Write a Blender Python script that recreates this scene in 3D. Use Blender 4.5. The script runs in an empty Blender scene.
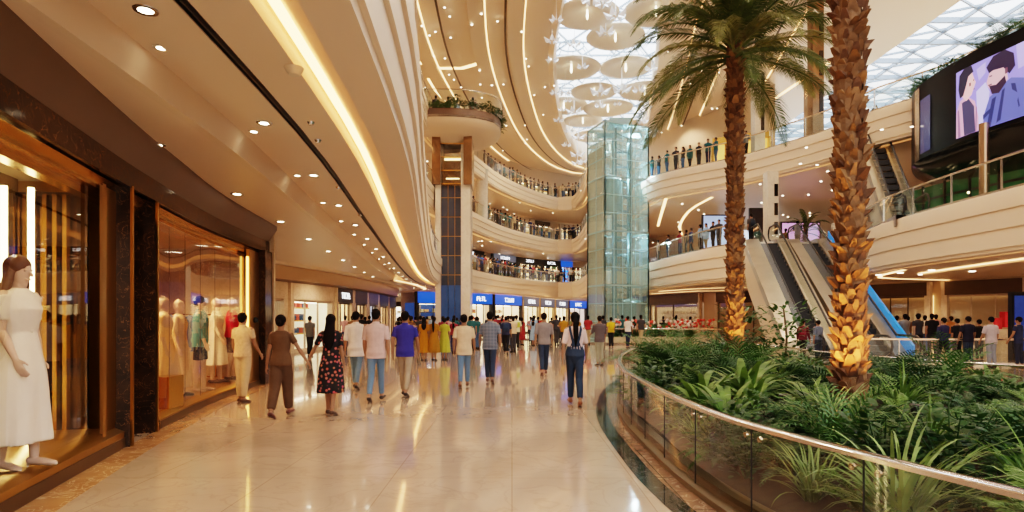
import bpy, math, random
from mathutils import Vector, Matrix, geometry
R = random.Random(7)
PI = math.pi
F, CZ, HY = 600.0, 1.6, 318.0
S = bpy.context.scene
C = S.collection
WL = {}            # world location of unrotated roots

# ------------------------------------------------------------------ camera
cd = bpy.data.cameras.new('camera'); cam = bpy.data.objects.new('camera', cd); C.objects.link(cam)
cam.location = (0, 0, CZ); cam.rotation_euler = (PI/2, 0, 0)
cd.sensor_width = 36; cd.lens = F/1024*36; cd.shift_y = (HY-256)/1024; cd.clip_end = 400; cd.clip_start = .05
S.camera = cam

def fl(px, py, z=0.0):
    """place in the building whose floor mark is read off at px, py"""
    D = F*(CZ-z)/(py-HY); return Vector(((px-512)/F*D, D, z))

def project(p):
    return (512+F*p.x/max(p.y, .1), HY-F*(p.z-CZ)/max(p.y, .1))

# ------------------------------------------------------------------ materials
_mc = {}
def nd(nt, t, **k):
    n = nt.nodes.new(t)
    for a, b in k.items():
        if a in n.inputs: n.inputs[a].default_value = b
        else: setattr(n, a, b)
    return n

def base_mat(name):
    m = bpy.data.materials.new(name); m.use_nodes = True
    return m, m.node_tree, m.node_tree.nodes['Principled BSDF']

def mat(col, rough=.5, metal=0, var=.08, scale=3., bump=0, spec=.5, name=None, emit=None, es=0, coat=0):
    key = (tuple(col), rough, metal, var, scale, bump, spec, emit, es, coat)
    if key in _mc: return _mc[key]
    m, nt, b = base_mat(name or 'surface')
    c = (*col, 1)
    b.inputs['Roughness'].default_value = rough; b.inputs['Metallic'].default_value = metal
    b.inputs['Specular IOR Level'].default_value = spec
    if coat: b.inputs['Coat Weight'].default_value = coat; b.inputs['Coat Roughness'].default_value = .05
    tc = nd(nt, 'ShaderNodeTexCoord')
    nz = nd(nt, 'ShaderNodeTexNoise', Scale=scale, Detail=3.)
    nt.links.new(tc.outputs['Object'], nz.inputs['Vector'])
    mx = nd(nt, 'ShaderNodeMix', data_type='RGBA')
    mx.inputs[6].default_value = tuple(x*(1-var) for x in col)+(1,)
    mx.inputs[7].default_value = tuple(min(1, x*(1+var)) for x in col)+(1,)
    nt.links.new(nz.outputs[0], mx.inputs[0]); nt.links.new(mx.outputs[2], b.inputs['Base Color'])
    if bump:
        bp = nd(nt, 'ShaderNodeBump', Strength=bump, Distance=.02)
        nt.links.new(nz.outputs[0], bp.inputs['Height']); nt.links.new(bp.outputs[0], b.inputs['Normal'])
    if es:
        b.inputs['Emission Color'].default_value = (*(emit or col), 1); b.inputs['Emission Strength'].default_value = es
    _mc[key] = m
    return m

def glow(col, s):
    key = ('glow', tuple(col), s)
    if key in _mc: return _mc[key]
    m = bpy.data.materials.new('glow'); m.use_nodes = True; nt = m.node_tree; nt.nodes.clear()
    e = nd(nt, 'ShaderNodeEmission', Color=(*col, 1), Strength=s); o = nd(nt, 'ShaderNodeOutputMaterial')
    nt.links.new(e.outputs[0], o.inputs[0]); _mc[key] = m; return m

def glassm(tint=(.93, .97, .96), refl=1.0, rough=0.02, ior=1.45, milky=0.0, mcol=(.6, .8, .8)):
    key = ('glass', tint, refl, rough, ior, milky, mcol)
    if key in _mc: return _mc[key]
    m = bpy.data.materials.new('glass'); m.use_nodes = True; nt = m.node_tree; nt.nodes.clear()
    t = nd(nt, 'ShaderNodeBsdfTransparent', Color=(*tint, 1))
    g = nd(nt, 'ShaderNodeBsdfGlossy', Color=(refl, refl, refl, 1), Roughness=rough)
    fw = nd(nt, 'ShaderNodeLayerWeight', Blend=.5); pw = nd(nt, 'ShaderNodeMath', operation='POWER'); pw.inputs[1].default_value = 4.0
    nt.links.new(fw.outputs['Facing'], pw.inputs[0]); f0 = ((ior-1)/(ior+1))**2*2
    lw = nd(nt, 'ShaderNodeMapRange'); lw.inputs['To Min'].default_value = f0; lw.inputs['To Max'].default_value = .8; nt.links.new(pw.outputs[0], lw.inputs[0])
    mx = nd(nt, 'ShaderNodeMixShader'); o = nd(nt, 'ShaderNodeOutputMaterial')
    base = t.outputs[0]
    if milky:
        d = nd(nt, 'ShaderNodeBsdfDiffuse', Color=(*mcol, 1)); m2 = nd(nt, 'ShaderNodeMixShader', Fac=milky)
        nt.links.new(t.outputs[0], m2.inputs[1]); nt.links.new(d.outputs[0], m2.inputs[2]); base = m2.outputs[0]
    nt.links.new(lw.outputs[0], mx.inputs[0]); nt.links.new(base, mx.inputs[1]); nt.links.new(g.outputs[0], mx.inputs[2])
    nt.links.new(mx.outputs[0], o.inputs[0]); _mc[key] = m; return m

def marble(name, c1, c2, vein, scale=1.2, rough=.15, wid=.04, tile=0, gap=(.4, .33, .25), amt=.8, coat=0):
    m, nt, b = base_mat(name)
    tc = nd(nt, 'ShaderNodeTexCoord')
    n1 = nd(nt, 'ShaderNodeTexNoise', Scale=scale, Detail=6., Distortion=.6)
    n2 = nd(nt, 'ShaderNodeTexNoise', Scale=scale*1.7, Detail=8., Distortion=1.4)
    nt.links.new(tc.outputs['Object'], n1.inputs['Vector']); nt.links.new(tc.outputs['Object'], n2.inputs['Vector'])
    r1 = nd(nt, 'ShaderNodeMix', data_type='RGBA'); r1.inputs[6].default_value = (*c1, 1); r1.inputs[7].default_value = (*c2, 1)
    cr = nd(nt, 'ShaderNodeValToRGB'); cr.color_ramp.elements[0].position = .35; cr.color_ramp.elements[1].position = .65
    nt.links.new(n1.outputs[0], cr.inputs[0]); nt.links.new(cr.outputs[0], r1.inputs[0])
    # veins where noise crosses one half
    s = nd(nt, 'ShaderNodeMath', operation='SUBTRACT'); s.inputs[1].default_value = .5
    a = nd(nt, 'ShaderNodeMath', operation='ABSOLUTE'); l = nd(nt, 'ShaderNodeMapRange')
    l.inputs['From Max'].default_value = wid; l.inputs['To Min'].default_value = amt; l.inputs['To Max'].default_value = 0
    nt.links.new(n2.outputs[0], s.inputs[0]); nt.links.new(s.outputs[0], a.inputs[0]); nt.links.new(a.outputs[0], l.inputs[0])
    r2 = nd(nt, 'ShaderNodeMix', data_type='RGBA'); r2.inputs[7].default_value = (*vein, 1)
    nt.links.new(l.outputs[0], r2.inputs[0]); nt.links.new(r1.outputs[2], r2.inputs[6])
    out = r2.outputs[2]
    if tile:
        br = nd(nt, 'ShaderNodeTexBrick', offset=0.0, Scale=1.0)
        br.inputs['Mortar Size'].default_value = .006; br.inputs['Brick Width'].default_value = tile; br.inputs['Row Height'].default_value = tile
        br.inputs['Color1'].default_value = (1, 1, 1, 1); br.inputs['Color2'].default_value = (.95, .95, .95, 1); br.inputs['Mortar'].default_value = (*gap, 1)
        nt.links.new(tc.outputs['Object'], br.inputs['Vector'])
        mm = nd(nt, 'ShaderNodeMix', data_type='RGBA', blend_type='MULTIPLY'); mm.inputs[0].default_value = 1
        nt.links.new(out, mm.inputs[6]); nt.links.new(br.outputs[0], mm.inputs[7]); out = mm.outputs[2]
    nt.links.new(out, b.inputs['Base Color']); b.inputs['Roughness'].default_value = rough
    if coat: b.inputs['Coat Weight'].default_value = coat; b.inputs['Coat Roughness'].default_value = .03
    return m

def patterned(name, kind, c1, c2, c3, scale):
    m, nt, b = base_mat(name); tc = nd(nt, 'ShaderNodeTexCoord'); b.inputs['Roughness'].default_value = .85
    if kind == 'floral':
        v = nd(nt, 'ShaderNodeTexVoronoi', Scale=scale); nt.links.new(tc.outputs['Object'], v.inputs['Vector'])
        r = nd(nt, 'ShaderNodeValToRGB'); e = r.color_ramp.elements
        e[0].position = .0; e[0].color = (*c3, 1); e[1].position = .42; e[1].color = (*c1, 1)
        x = e.new(.2); x.color = (*c2, 1); x = e.new(.34); x.color = (*c2, 1)
        nt.links.new(v.outputs['Distance'], r.inputs[0])
        hs = nd(nt, 'ShaderNodeMix', data_type='RGBA', blend_type='MULTIPLY'); hs.inputs[0].default_value = .5
        nt.links.new(r.outputs[0], hs.inputs[6]); nt.links.new(v.outputs['Color'], hs.inputs[7]); nt.links.new(hs.outputs[2], b.inputs['Base Color'])
    else:
        w1 = nd(nt, 'ShaderNodeTexWave', Scale=scale, bands_direction='X'); w2 = nd(nt, 'ShaderNodeTexWave', Scale=scale, bands_direction='Z')
        nt.links.new(tc.outputs['Object'], w1.inputs['Vector']); nt.links.new(tc.outputs['Object'], w2.inputs['Vector'])
        mxx = nd(nt, 'ShaderNodeMath', operation='MAXIMUM'); nt.links.new(w1.outputs[1], mxx.inputs[0]); nt.links.new(w2.outputs[1], mxx.inputs[1])
        r = nd(nt, 'ShaderNodeValToRGB'); e = r.color_ramp.elements
        e[0].position = .6; e[0].color = (*c1, 1); e[1].position = .95; e[1].color = (*c2, 1)
        nt.links.new(mxx.outputs[0], r.inputs[0]); nt.links.new(r.outputs[0], b.inputs['Base Color'])
    return m

# ------------------------------------------------------------------ mesh builder
class MB:
    def __init__(s): s.v = []; s.f = []; s.m = []
    def add(s, vs, fs, mi=0):
        o = len(s.v); s.v += [tuple(x) for x in vs]; s.f += [tuple(i+o for i in f) for f in fs]; s.m += [mi]*len(fs); return s
    def box(s, c, d, rz=0, mi=0, M=None):
        x, y, z = d[0]/2, d[1]/2, d[2]/2
        vs = [Vector((a*x, b*y, e*z)) for a in (-1, 1) for b in (-1, 1) for e in (-1, 1)]
        if M is None: M = Matrix.Rotation(rz, 4, 'Z')
        vs = [M @ v+Vector(c) for v in vs]
        return s.add(vs, [(0, 1, 3, 2), (4, 6, 7, 5), (0, 4, 5, 1), (2, 3, 7, 6), (0, 2, 6, 4), (1, 5, 7, 3)], mi)
    def beam(s, a, b, w, h, mi=0):
        a, b = Vector(a), Vector(b); d = b-a; L = d.length
        y = d.normalized(); up = Vector((0, 0, 1)) if abs(y.z) < .95 else Vector((1, 0, 0))
        x = y.cross(up).normalized(); z = x.cross(y)
        M = Matrix((x, y, z)).transposed().to_4x4()
        return s.box((a+b)/2, (w, L, h), M=M, mi=mi)
    def shell(s, pts, rads, ref=(1, 0, 0), n=12, dome=True, mi=0, off=None):
        pts = [Vector(p) for p in pts]; ref = Vector(ref)
        rads = [(r, r) if not isinstance(r, (tuple, list)) else r for r in rads]
        P, Q = list(pts), list(rads)
        if dome:
            d0 = (pts[0]-pts[1]).normalized(); d1 = (pts[-1]-pts[-2]).normalized()
            m0, m1 = min(rads[0]), min(rads[-1])
            P = [pts[0]+d0*m0*.75]+P+[pts[-1]+d1*m1*.75]
            Q = [(rads[0][0]*.62, rads[0][1]*.62)]+Q+[(rads[-1][0]*.62, rads[-1][1]*.62)]
        rings = []
        for i, p in enumerate(P):
            a = P[max(0, i-1)]; b = P[min(len(P)-1, i+1)]
            t = (b-a).normalized(); x = ref-t*ref.dot(t)
            x = x.normalized() if x.length > 1e-4 else t.orthogonal().normalized()
            y = t.cross(x)
            rings.append([p+x*math.cos(2*PI*k/n)*Q[i][0]+y*math.sin(2*PI*k/n)*Q[i][1] for k in range(n)])
        vs = [v for r in rings for v in r]; fs = []
        for i in range(len(rings)-1):
            for k in range(n):
                k2 = (k+1) % n; fs.append((i*n+k, i*n+k2, (i+1)*n+k2, (i+1)*n+k))
        if dome:
            vs.append(P[0]+(P[0]-P[1])*.35); vs.append(P[-1]+(P[-1]-P[-2])*.35)
        else:
            vs.append(P[0]); vs.append(P[-1])
        a, b = len(vs)-2, len(vs)-1; L = (len(rings)-1)*n
        for k in range(n):
            k2 = (k+1) % n; fs.append((a, k2, k)); fs.append((b, L+k, L+k2))
        return s.add(vs, fs, mi)
    def ball(s, c, r, n=10, mi=0):
        rx, ry, rz = r if isinstance(r, (tuple, list)) else (r, r, r)
        m = max(4, n//2+1); vs = []; fs = []
        for i in range(1, m):
            a = PI*i/m
            for k in range(n):
                b = 2*PI*k/n; vs.append((c[0]+rx*math.sin(a)*math.cos(b), c[1]+ry*math.sin(a)*math.sin(b), c[2]+rz*math.cos(a)))
        vs.append((c[0], c[1], c[2]+rz)); vs.append((c[0], c[1], c[2]-rz))
        for i in range(m-2):
            for k in range(n):
                k2 = (k+1) % n; fs.append((i*n+k, (i+1)*n+k, (i+1)*n+k2, i*n+k2))
        T, B = len(vs)-2, len(vs)-1
        for k in range(n):
            k2 = (k+1) % n; fs.append((T, k, k2)); fs.append((B, (m-2)*n+k2, (m-2)*n+k))
        return s.add(vs, fs, mi)
    def tube(s, pts, r, n=8, mi=0, ref=(0, 0, 1)):
        return s.shell(pts, [r]*len(pts) if not isinstance(r, list) else r, ref=ref, n=n, dome=False, mi=mi)
    def lathe(s, prof, c=(0, 0, 0), n=16, mi=0):
        vs = []; fs = []
        for r, z in prof:
            for k in range(n): vs.append((c[0]+r*math.cos(2*PI*k/n), c[1]+r*math.sin(2*PI*k/n), c[2]+z))
        for i in range(len(prof)-1):
            for k in range(n):
                k2 = (k+1) % n; fs.append((i*n+k, i*n+k2, (i+1)*n+k2, (i+1)*n+k))
        return s.add(vs, fs, mi)
    def sweep(s, curve, prof, mi=0, closed=False):
        N = len(curve); vs = []; fs = []; m = len(prof)
        for i in range(N):
            a = curve[(i-1) % N] if closed else curve[max(0, i-1)]
            b = curve[(i+1) % N] if closed else curve[min(N-1, i+1)]
            t = Vector((b[0]-a[0], b[1]-a[1])).normalized(); nx, ny = t.y, -t.x
            for off, z in prof: vs.append((curve[i][0]+nx*off, curve[i][1]+ny*off, z))
        for i in range(N if closed else N-1):
            j = (i+1) % N
            for k in range(m-1): fs.append((i*m+k, i*m+k+1, j*m+k+1, j*m+k))
        return s.add(vs, fs, mi)
    def poly(s, loops, z, mi=0):
        pls = [[Vector((p[0], p[1], 0)) for p in l] for l in loops]
        tr = geometry.tessellate_polygon(pls); vs = [(p.x, p.y, z) for l in pls for p in l]
        return s.add(vs, [tuple(t) for t in tr], mi)
    def prism(s, loop, z0, z1, mi=0):
        n = len(loop); tr = geometry.tessellate_polygon([[Vector((p[0], p[1], 0)) for p in loop]])
        vs = [(p[0], p[1], z0) for p in loop]+[(p[0], p[1], z1) for p in loop]
        fs = [tuple(t) for t in tr]+[tuple(i+n for i in t) for t in tr]+[(i, (i+1) % n, (i+1) % n+n, i+n) for i in range(n)]
        return s.add(vs, fs, mi)
    def mesh(s, name, mats, smooth=35, origin=(0, 0, 0)):
        me = bpy.data.meshes.new(name); o = origin
        me.from_pydata([(v[0]-o[0], v[1]-o[1], v[2]-o[2]) for v in s.v], [], s.f)
        for mm in (mats if isinstance(mats, (list, tuple)) else [mats]): me.materials.append(mm)
        if any(s.m): me.polygons.foreach_set('material_index', s.m)
        if smooth:
            me.shade_smooth(); me.set_sharp_from_angle(angle=math.radians(smooth))
        me.update(); return me

def link(name, me, parent=None):
    o = bpy.data.objects.new(name, me); C.objects.link(o)
    if parent is not None: o.parent = parent
    return o
def wl(o):
    v = Vector((0, 0, 0))
    while o is not None: v = v+Vector(o.location); o = o.parent
    return v
def tag(o, label, cat, group=None, kind=None):
    o['label'] = label; o['category'] = cat
    if group: o['group'] = group
    if kind: o['kind'] = kind
    return o
def part(name, mb, mats, parent, smooth=35, label=None):
    """mesh given in world coordinates, hung under an unrotated parent"""
    o = link(name, mb.mesh(name, mats, smooth, wl(parent)), parent)
    if label: o['label'] = label
    return o
def lpart(name, mb, mats, parent, smooth=35, label=None):
    o = link(name, mb.mesh(name, mats, smooth), parent)
    if label: o['label'] = label
    return o
def thing(name, label, cat, loc=(0, 0, 0), rz=0, group=None):
    o = link(name, None); o.location = loc; o.rotation_euler = (0, 0, rz); return tag(o, label, cat, group)
def solo(name, mb, mats, label, cat, origin=(0, 0, 0), group=None, smooth=35):
    o = link(name, mb.mesh(name, mats, smooth, origin)); o.location = origin; return tag(o, label, cat, group)
def struct(name, mb, mats, smooth=35, parent=None):
    o = link(name, mb.mesh(name, mats, smooth, wl(parent) if parent else (0, 0, 0)), parent)
    if parent is None: o['kind'] = 'structure'
    return o
_kids = {}
def dup(root, loc=None, rz=None, label=None, group=None, sc=None):
    r = root.copy(); C.objects.link(r)
    if loc is not None: r.location = loc
    if rz is not None: r.rotation_euler = (0, 0, rz)
    if sc is not None: r.scale = (sc, sc, sc)
    if label: r['label'] = label
    if group: r['group'] = group
    if root not in _kids: _kids[root] = [(ch, list(ch.children)) for ch in root.children]
    for ch, gs in _kids[root]:
        c = ch.copy(); C.objects.link(c); c.parent = r
        for g in gs:
            d = g.copy(); C.objects.link(d); d.parent = c
    return r

def smoothc(pts, step=1.0, closed=False):
    """Catmull-Rom through pts"""
    n = len(pts); out = []
    rng = range(n if closed else n-1)
    for i in rng:
        g = lambda j: Vector(pts[j % n]) if closed else Vector(pts[max(0, min(n-1, j))])
        p0, p1, p2, p3 = g(i-1), g(i), g(i+1), g(i+2)
        k = max(1, int((p2-p1).length/step))
        for a in range(k):
            t = a/k
            out.append(.5*((2*p1)+(p2-p0)*t+(2*p0-5*p1+4*p2-p3)*t*t+(3*p1-p0-3*p2+p3)*t**3))
    if not closed: out.append(Vector(pts[-1]))
    return out
def offs(curve, d, closed=False):
    out = []; N = len(curve)
    for i in range(N):
        a = curve[(i-1) % N] if closed else curve[max(0, i-1)]; b = curve[(i+1) % N] if closed else curve[min(N-1, i+1)]
        t = Vector((b[0]-a[0], b[1]-a[1])).normalized(); out.append(Vector((curve[i][0]+t.y*d, curve[i][1]-t.x*d)))
    return out
def walk(curve, step, start=0.):
    """points and headings every step metres"""
    out = []; acc = start
    for i in range(len(curve)-1):
        a, b = Vector(curve[i]), Vector(curve[i+1]); L = (b-a).length
        while acc < L:
            out.append((a+(b-a)*(acc/L), math.atan2(b.y-a.y, b.x-a.x))); acc += step
        acc -= L
    return out

# palette
CREAM = (.80, .70, .56)
M_cream = mat((.82, .67, .53), .38, var=.02, scale=.6, name='cream_plaster')
M_fascia = mat((.80, .66, .52), .45, var=.03, scale=.5, name='fascia')
M_gold = mat((.66, .40, .12), .22, metal=1, var=.12, scale=4, name='brass')
M_golddull = mat((.46, .26, .07), .28, metal=.9, var=.15, scale=2.5, name='brushed_gold')
M_steel = mat((.72, .72, .72), .2, metal=1, var=.05, name='brushed_steel')
M_steelwarm = mat((.75, .66, .58), .22, metal=1, var=.06, name='handrail_steel')
M_black = mat((.02, .02, .022), .4, name='black')
M_darkbronze = mat((.10, .065, .035), .35, metal=.4, var=.2, name='dark_bronze')
M_emp = marble('emperador_marble', (.022, .012, .007), (.05, .026, .013), (.50, .24, .08), scale=3.0, rough=.12, wid=.006, amt=.55)
M_emp.node_tree.nodes['Principled BSDF'].inputs['Specular IOR Level'].default_value = .22
M_floor = marble('cream_floor_marble', (.44, .335, .255), (.52, .40, .31), (.35, .25, .18), scale=.9, rough=.095, wid=.03, tile=1.2, amt=.35, gap=(.78, .73, .66), coat=.35)
M_brownm = marble('brown_marble', (.36, .19, .09), (.48, .28, .14), (.70, .50, .32), scale=2.2, rough=.12, wid=.02)
M_blackm = marble('black_marble', (.015, .02, .02), (.03, .035, .035), (.25, .25, .22), scale=1.6, rough=.07, wid=.008, tile=.6, gap=(.5, .5, .5))
M_beigem = marble('beige_marble', (.55, .43, .31), (.66, .53, .40), (.40, .28, .18), scale=1.4, rough=.22, wid=.03, amt=.4)
M_lobby = marble('pale_marble', (.66, .60, .52), (.74, .68, .60), (.5, .42, .33), scale=1.0, rough=.2, wid=.03, amt=.35)
M_cove = glow((1.0, .52, .22), 4)
M_cove2 = glow((1.0, .56, .26), 4)
M_spot = glow((1.0, .86, .66), 30)
M_glass = glassm((.93, .97, .96))
M_rail = glassm((.88, .95, .92), ior=1.35)
# ------------------------------------------------------------------ people
def fuse(mb, voxel, it=3, fac=.6):
    me = mb.mesh('fuse', [], smooth=0)
    o = bpy.data.objects.new('tmp', me); C.objects.link(o)
    r = o.modifiers.new('r', 'REMESH'); r.mode = 'VOXEL'; r.voxel_size = voxel; r.use_smooth_shade = True
    if it:
        s = o.modifiers.new('s', 'SMOOTH'); s.factor = fac; s.iterations = it
    dg = bpy.context.evaluated_depsgraph_get()
    out = bpy.data.meshes.new_from_object(o.evaluated_get(dg))
    bpy.data.objects.remove(o); bpy.data.meshes.remove(me)
    out.shade_smooth()
    return out

def rotx(v, a):  # swing forward (+y) for a pointing down vector
    c, s = math.cos(a), math.sin(a); return Vector((v.x, v.y*c-v.z*s, v.y*s+v.z*c))

def skeleton(p):
    k = p.get('H', 1.7)/1.7; fem = p.get('fem', False); J = {}
    sw = (.150 if fem else .18); hipw = .078
    legs = p.get('legs', [(4, 2), (-4, 2)]); low = 9
    for s, (ha, kf) in zip((-1, 1), legs):
        ha, kf = math.radians(ha), math.radians(kf)
        hip = Vector((s*hipw, 0, .90)); d = rotx(Vector((0, 0, -1)), ha)
        knee = hip+d*.43+Vector((-s*.008, 0, 0)); d2 = rotx(Vector((0, 0, -1)), ha-kf); ank = knee+d2*.40+Vector((-s*.006, 0, 0))
        J['hip', s], J['knee', s], J['ank', s] = hip, knee, ank
        pitch = max(0, kf-ha)*.8 if ha-kf < -.1 else (.15 if ha > .25 else 0)   # heel up on trailing foot
        toe_dir = Vector((s*.08, math.cos(pitch), -math.sin(pitch) if ha < .1 else math.sin(pitch)*.8)).normalized()
        J['toe', s] = toe_dir; heel = ank+Vector((0, -.045, -.065)); tip = ank+toe_dir*.17+Vector((0, 0, -.06))
        low = min(low, heel.z-.02, tip.z-.015)
    J['low'] = low
    arms = p.get('arms', [(-8, 8, 12), (8, 8, 12)])
    for s, (sa, ab, ef) in zip((-1, 1), arms):
        sh = Vector((s*sw, 0, 1.395))
        d = rotx(Vector((s*math.sin(math.radians(ab)), 0, -math.cos(math.radians(ab)))), math.radians(sa))
        el = sh+d*.285; d2 = rotx(Vector((s*math.sin(math.radians(ab*p.get('fa', .25))), 0, -math.cos(math.radians(ab*p.get('fa', .25))))), math.radians(sa+ef))
        J['sh', s], J['el', s], J['wr', s], J['hd', s] = sh, el, el+d2*.25, d2
    J['k'] = k; return J

def torso_rings(fem, g=0.):
    if fem: T = [(.84, .10, .09, -.005), (.91, .168, .115, -.012), (1.0, .155, .10, -.005), (1.10, .122, .085, .0), (1.20, .135, .10, .012), (1.28, .145, .112, .018), (1.37, .148, .09, .0), (1.43, .105, .06, -.005), (1.47, .05, .045, -.005)]
    else: T = [(.84, .11, .09, -.005), (.91, .165, .112, -.01), (1.0, .152, .105, 0), (1.10, .150, .10, .0), (1.20, .165, .108, .005), (1.29, .178, .112, .005), (1.38, .180, .095, .0), (1.435, .125, .068, -.005), (1.48, .055, .05, -.005)]
    return [(z, a+g, b+g, y) for z, a, b, y in T]

def body_mb(p, J):
    fem = p.get('fem', False); b = MB()
    T = torso_rings(fem); b.shell([(0, y, z) for z, _, _, y in T], [(a, c) for _, a, c, _ in T], n=16)
    b.shell([(0, -.01, 1.44), (0, 0, 1.53)], [.052 if fem else .06, .05 if fem else .056], n=12)
    head(b, J)
    for s in (-1, 1):
        sh, el, wr, hd = J['sh', s], J['el', s], J['wr', s], J['hd', s]
        q = .88 if fem else 1.
        b.shell([sh, sh.lerp(el, .5), el, el.lerp(wr, .35), wr], [.052*q, .044*q, .037*q, .04*q, .026*q], n=10)
        hand(b, wr, hd, s)
        h, kn, an = J['hip', s], J['knee', s], J['ank', s]
        b.shell([h, h.lerp(kn, .5), kn, kn.lerp(an, .3)+Vector((0, -.012, 0)), kn.lerp(an, .7), an], [.088, .070, .052, .054, .04, .034], n=12)
        td = J['toe', s]; b.shell([an+Vector((0, -.03, -.04)), an+td*.08+Vector((0, 0, -.05)), an+td*.16+Vector((0, 0, -.062))], [.036, (.042, .03), (.036, .02)], n=10)
    return b

def head(b, J, face=True):
    z0 = 1.485; H = .225
    rr = [(0.0, .026, .028, .04), (.1, .045, .052, .028), (.25, .058, .075, .012), (.42, .067, .088, .003), (.6, .072, .094, -.004), (.76, .070, .09, -.008), (.9, .052, .068, -.010), (.98, .026, .035, -.010)]
    b.shell([(0, y, z0+t*H) for t, _, _, y in rr], [(a, c) for _, a, c, _ in rr], n=16)
    b.shell([(0, .088, z0+.5*H), (0, .104, z0+.38*H), (0, .108, z0+.33*H)], [.008, .012, .013], n=8)     # nose
    b.shell([(-.02, .082, z0+.19*H), (0, .09, z0+.19*H), (.02, .082, z0+.19*H)], [.007, .009, .007], n=8, ref=(0, 0, 1))
    for s in (-1, 1):
        b.ball((s*.073, -.008, z0+.44*H), (.010, .018, .03), n=8)
        b.ball((s*.03, .083, z0+.54*H), (.018, .01, .006), n=8)

def hand(b, wr, d, s):
    fw = Vector((0, 1, 0)); fw = (fw-d*fw.dot(d)).normalized(); inn = d.cross(fw)*1.0
    if inn.x*s > 0: inn = -inn
    b.shell([wr, wr+d*.045, wr+d*.09], [(.024, .018), (.036, .015), (.038, .013)], ref=fw, n=10)
    for k, L in enumerate((.072, .080, .074, .058)):
        o = wr+d*.088+fw*(.028-.0185*k); m = o+d*L*.5+inn*.008
        b.shell([o, m, m+(d*.8+inn*.5).normalized()*L*.5], [.0095, .009, .0075], n=6)
    o = wr+d*.03+fw*.026; m = o+(d+fw*.9).normalized()*.04
    b.shell([o, m, m+(d+inn*.4+fw*.2).normalized()*.03], [.011, .010, .009], n=6)

def shirt_mb(p, J, g=.017):
    fem = p.get('fem', False); b = MB(); bot = p.get('hem', .88); loose = p.get('loose', 0)
    T = [t for t in torso_rings(fem, g) if t[0] > bot+.02 and t[0] < 1.46]
    a0 = T[0]; hw = (.180 if bot < 1.0 else a0[1]-.0); T = [(bot, max(hw, a0[1]) if bot < .95 else a0[1]+.004, max(a0[2], .125) if bot < .95 else a0[2], a0[3])]+[(z, max(a, .182) if z < .93 and bot < .95 else a, c, y) for z, a, c, y in T]+[(1.458, .075, .062, -.005)]
    if loose: T = [(z, a+loose*(1.4-z), c+loose*(1.4-z), y) for z, a, c, y in T]
    b.shell([(0, y, z) for z, _, _, y in T], [(a, c) for _, a, c, _ in T], n=18, dome=False)
    sl = p.get('sleeve', .62); q = .9 if fem else 1.
    for s in (-1, 1):
        sh, el, wr = J['sh', s], J['el', s], J['wr', s]
        if sl > 1.05: pts = [sh, sh.lerp(el, .5), el, el.lerp(wr, min(1, sl-1))]; rd = [.058*q, .056*q, .05*q, .04*q]
        else: pts = [sh, sh.lerp(el, .5*sl), sh.lerp(el, sl)]; rd = [.058*q, .058*q, .058*q]
        b.shell(pts, rd, n=12, dome=False); b.ball(sh+Vector((-s*.018, 0, -.012)), .058*q, n=12)
    if p.get('collar'): b.shell([(0, -.012, 1.44), (0, -.008, 1.487)], [(.078, .072), (.064, .064)], n=14, dome=False)
    return b

def trousers_mb(p, J, g=.014, flare=0.):
    fem = p.get('fem', False); b = MB(); L = p.get('leglen', .93)
    T = [t for t in torso_rings(fem, g) if t[0] < 1.05]
    if p.get('overall'): T = [t for t in torso_rings(fem, g+.004) if t[0] < 1.2]
    b.shell([(0, y, z) for z, _, _, y in T], [(a, c) for _, a, c, _ in T], n=16)
    for s in (-1, 1):
        h, kn, an = J['hip', s], J['knee', s], J['ank', s]
        e = kn.lerp(an, L) if L > .1 else h.lerp(kn, .8)
        w = p.get('legw', 1.)
        if L > .1: b.shell([h, h.lerp(kn, .5), kn, kn.lerp(an, .35)+Vector((0, -.01, 0)), e], [.098, .084*w, .068*w, .066*w, .054*w], n=14, dome=False)
        else: b.shell([h, h.lerp(kn, .4), e], [.1, .09, .088], n=14, dome=False)
    return b

def skirt_mb(p, J, z0=1.12, z1=.3, r0=.14, r1=.27, fold=.12, n=40):
    b = MB(); rings = []; K = 9; ya = (J['ank', -1].y+J['ank', 1].y)*.25
    for i in range(K):
        t = i/(K-1); z = z0+(z1-z0)*t; r = r0+(r1-r0)*(min(1, t*2.2)*.55+t*.45 if t < .4 else .55*.88+.45*t+.066*(t-.4)/.6)
        ring = []
        for k in range(n):
            a = 2*PI*k/n; w = 1+fold*t*math.sin(a*7+t*1.2)+fold*.4*t*math.sin(a*11)
            ring.append((r*w*math.cos(a), r*.78*w*math.sin(a)+ya*t, z))
        rings.append(ring)
    vs = [v for r in rings for v in r]; fs = [(i*n+k, i*n+(k+1) % n, (i+1)*n+(k+1) % n, (i+1)*n+k) for i in range(K-1) for k in range(n)]
    b.add(vs, fs); b.add([(0, 0, z0)], []); b.f += [(len(b.v)-1, k, (k+1) % n) for k in range(n)]; b.m += [0]*n
    b.add([(0, ya, z1+.02)], []); o = (K-1)*n; b.f += [(len(b.v)-1, o+(k+1) % n, o+k) for k in range(n)]; b.m += [0]*n
    return b

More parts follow.
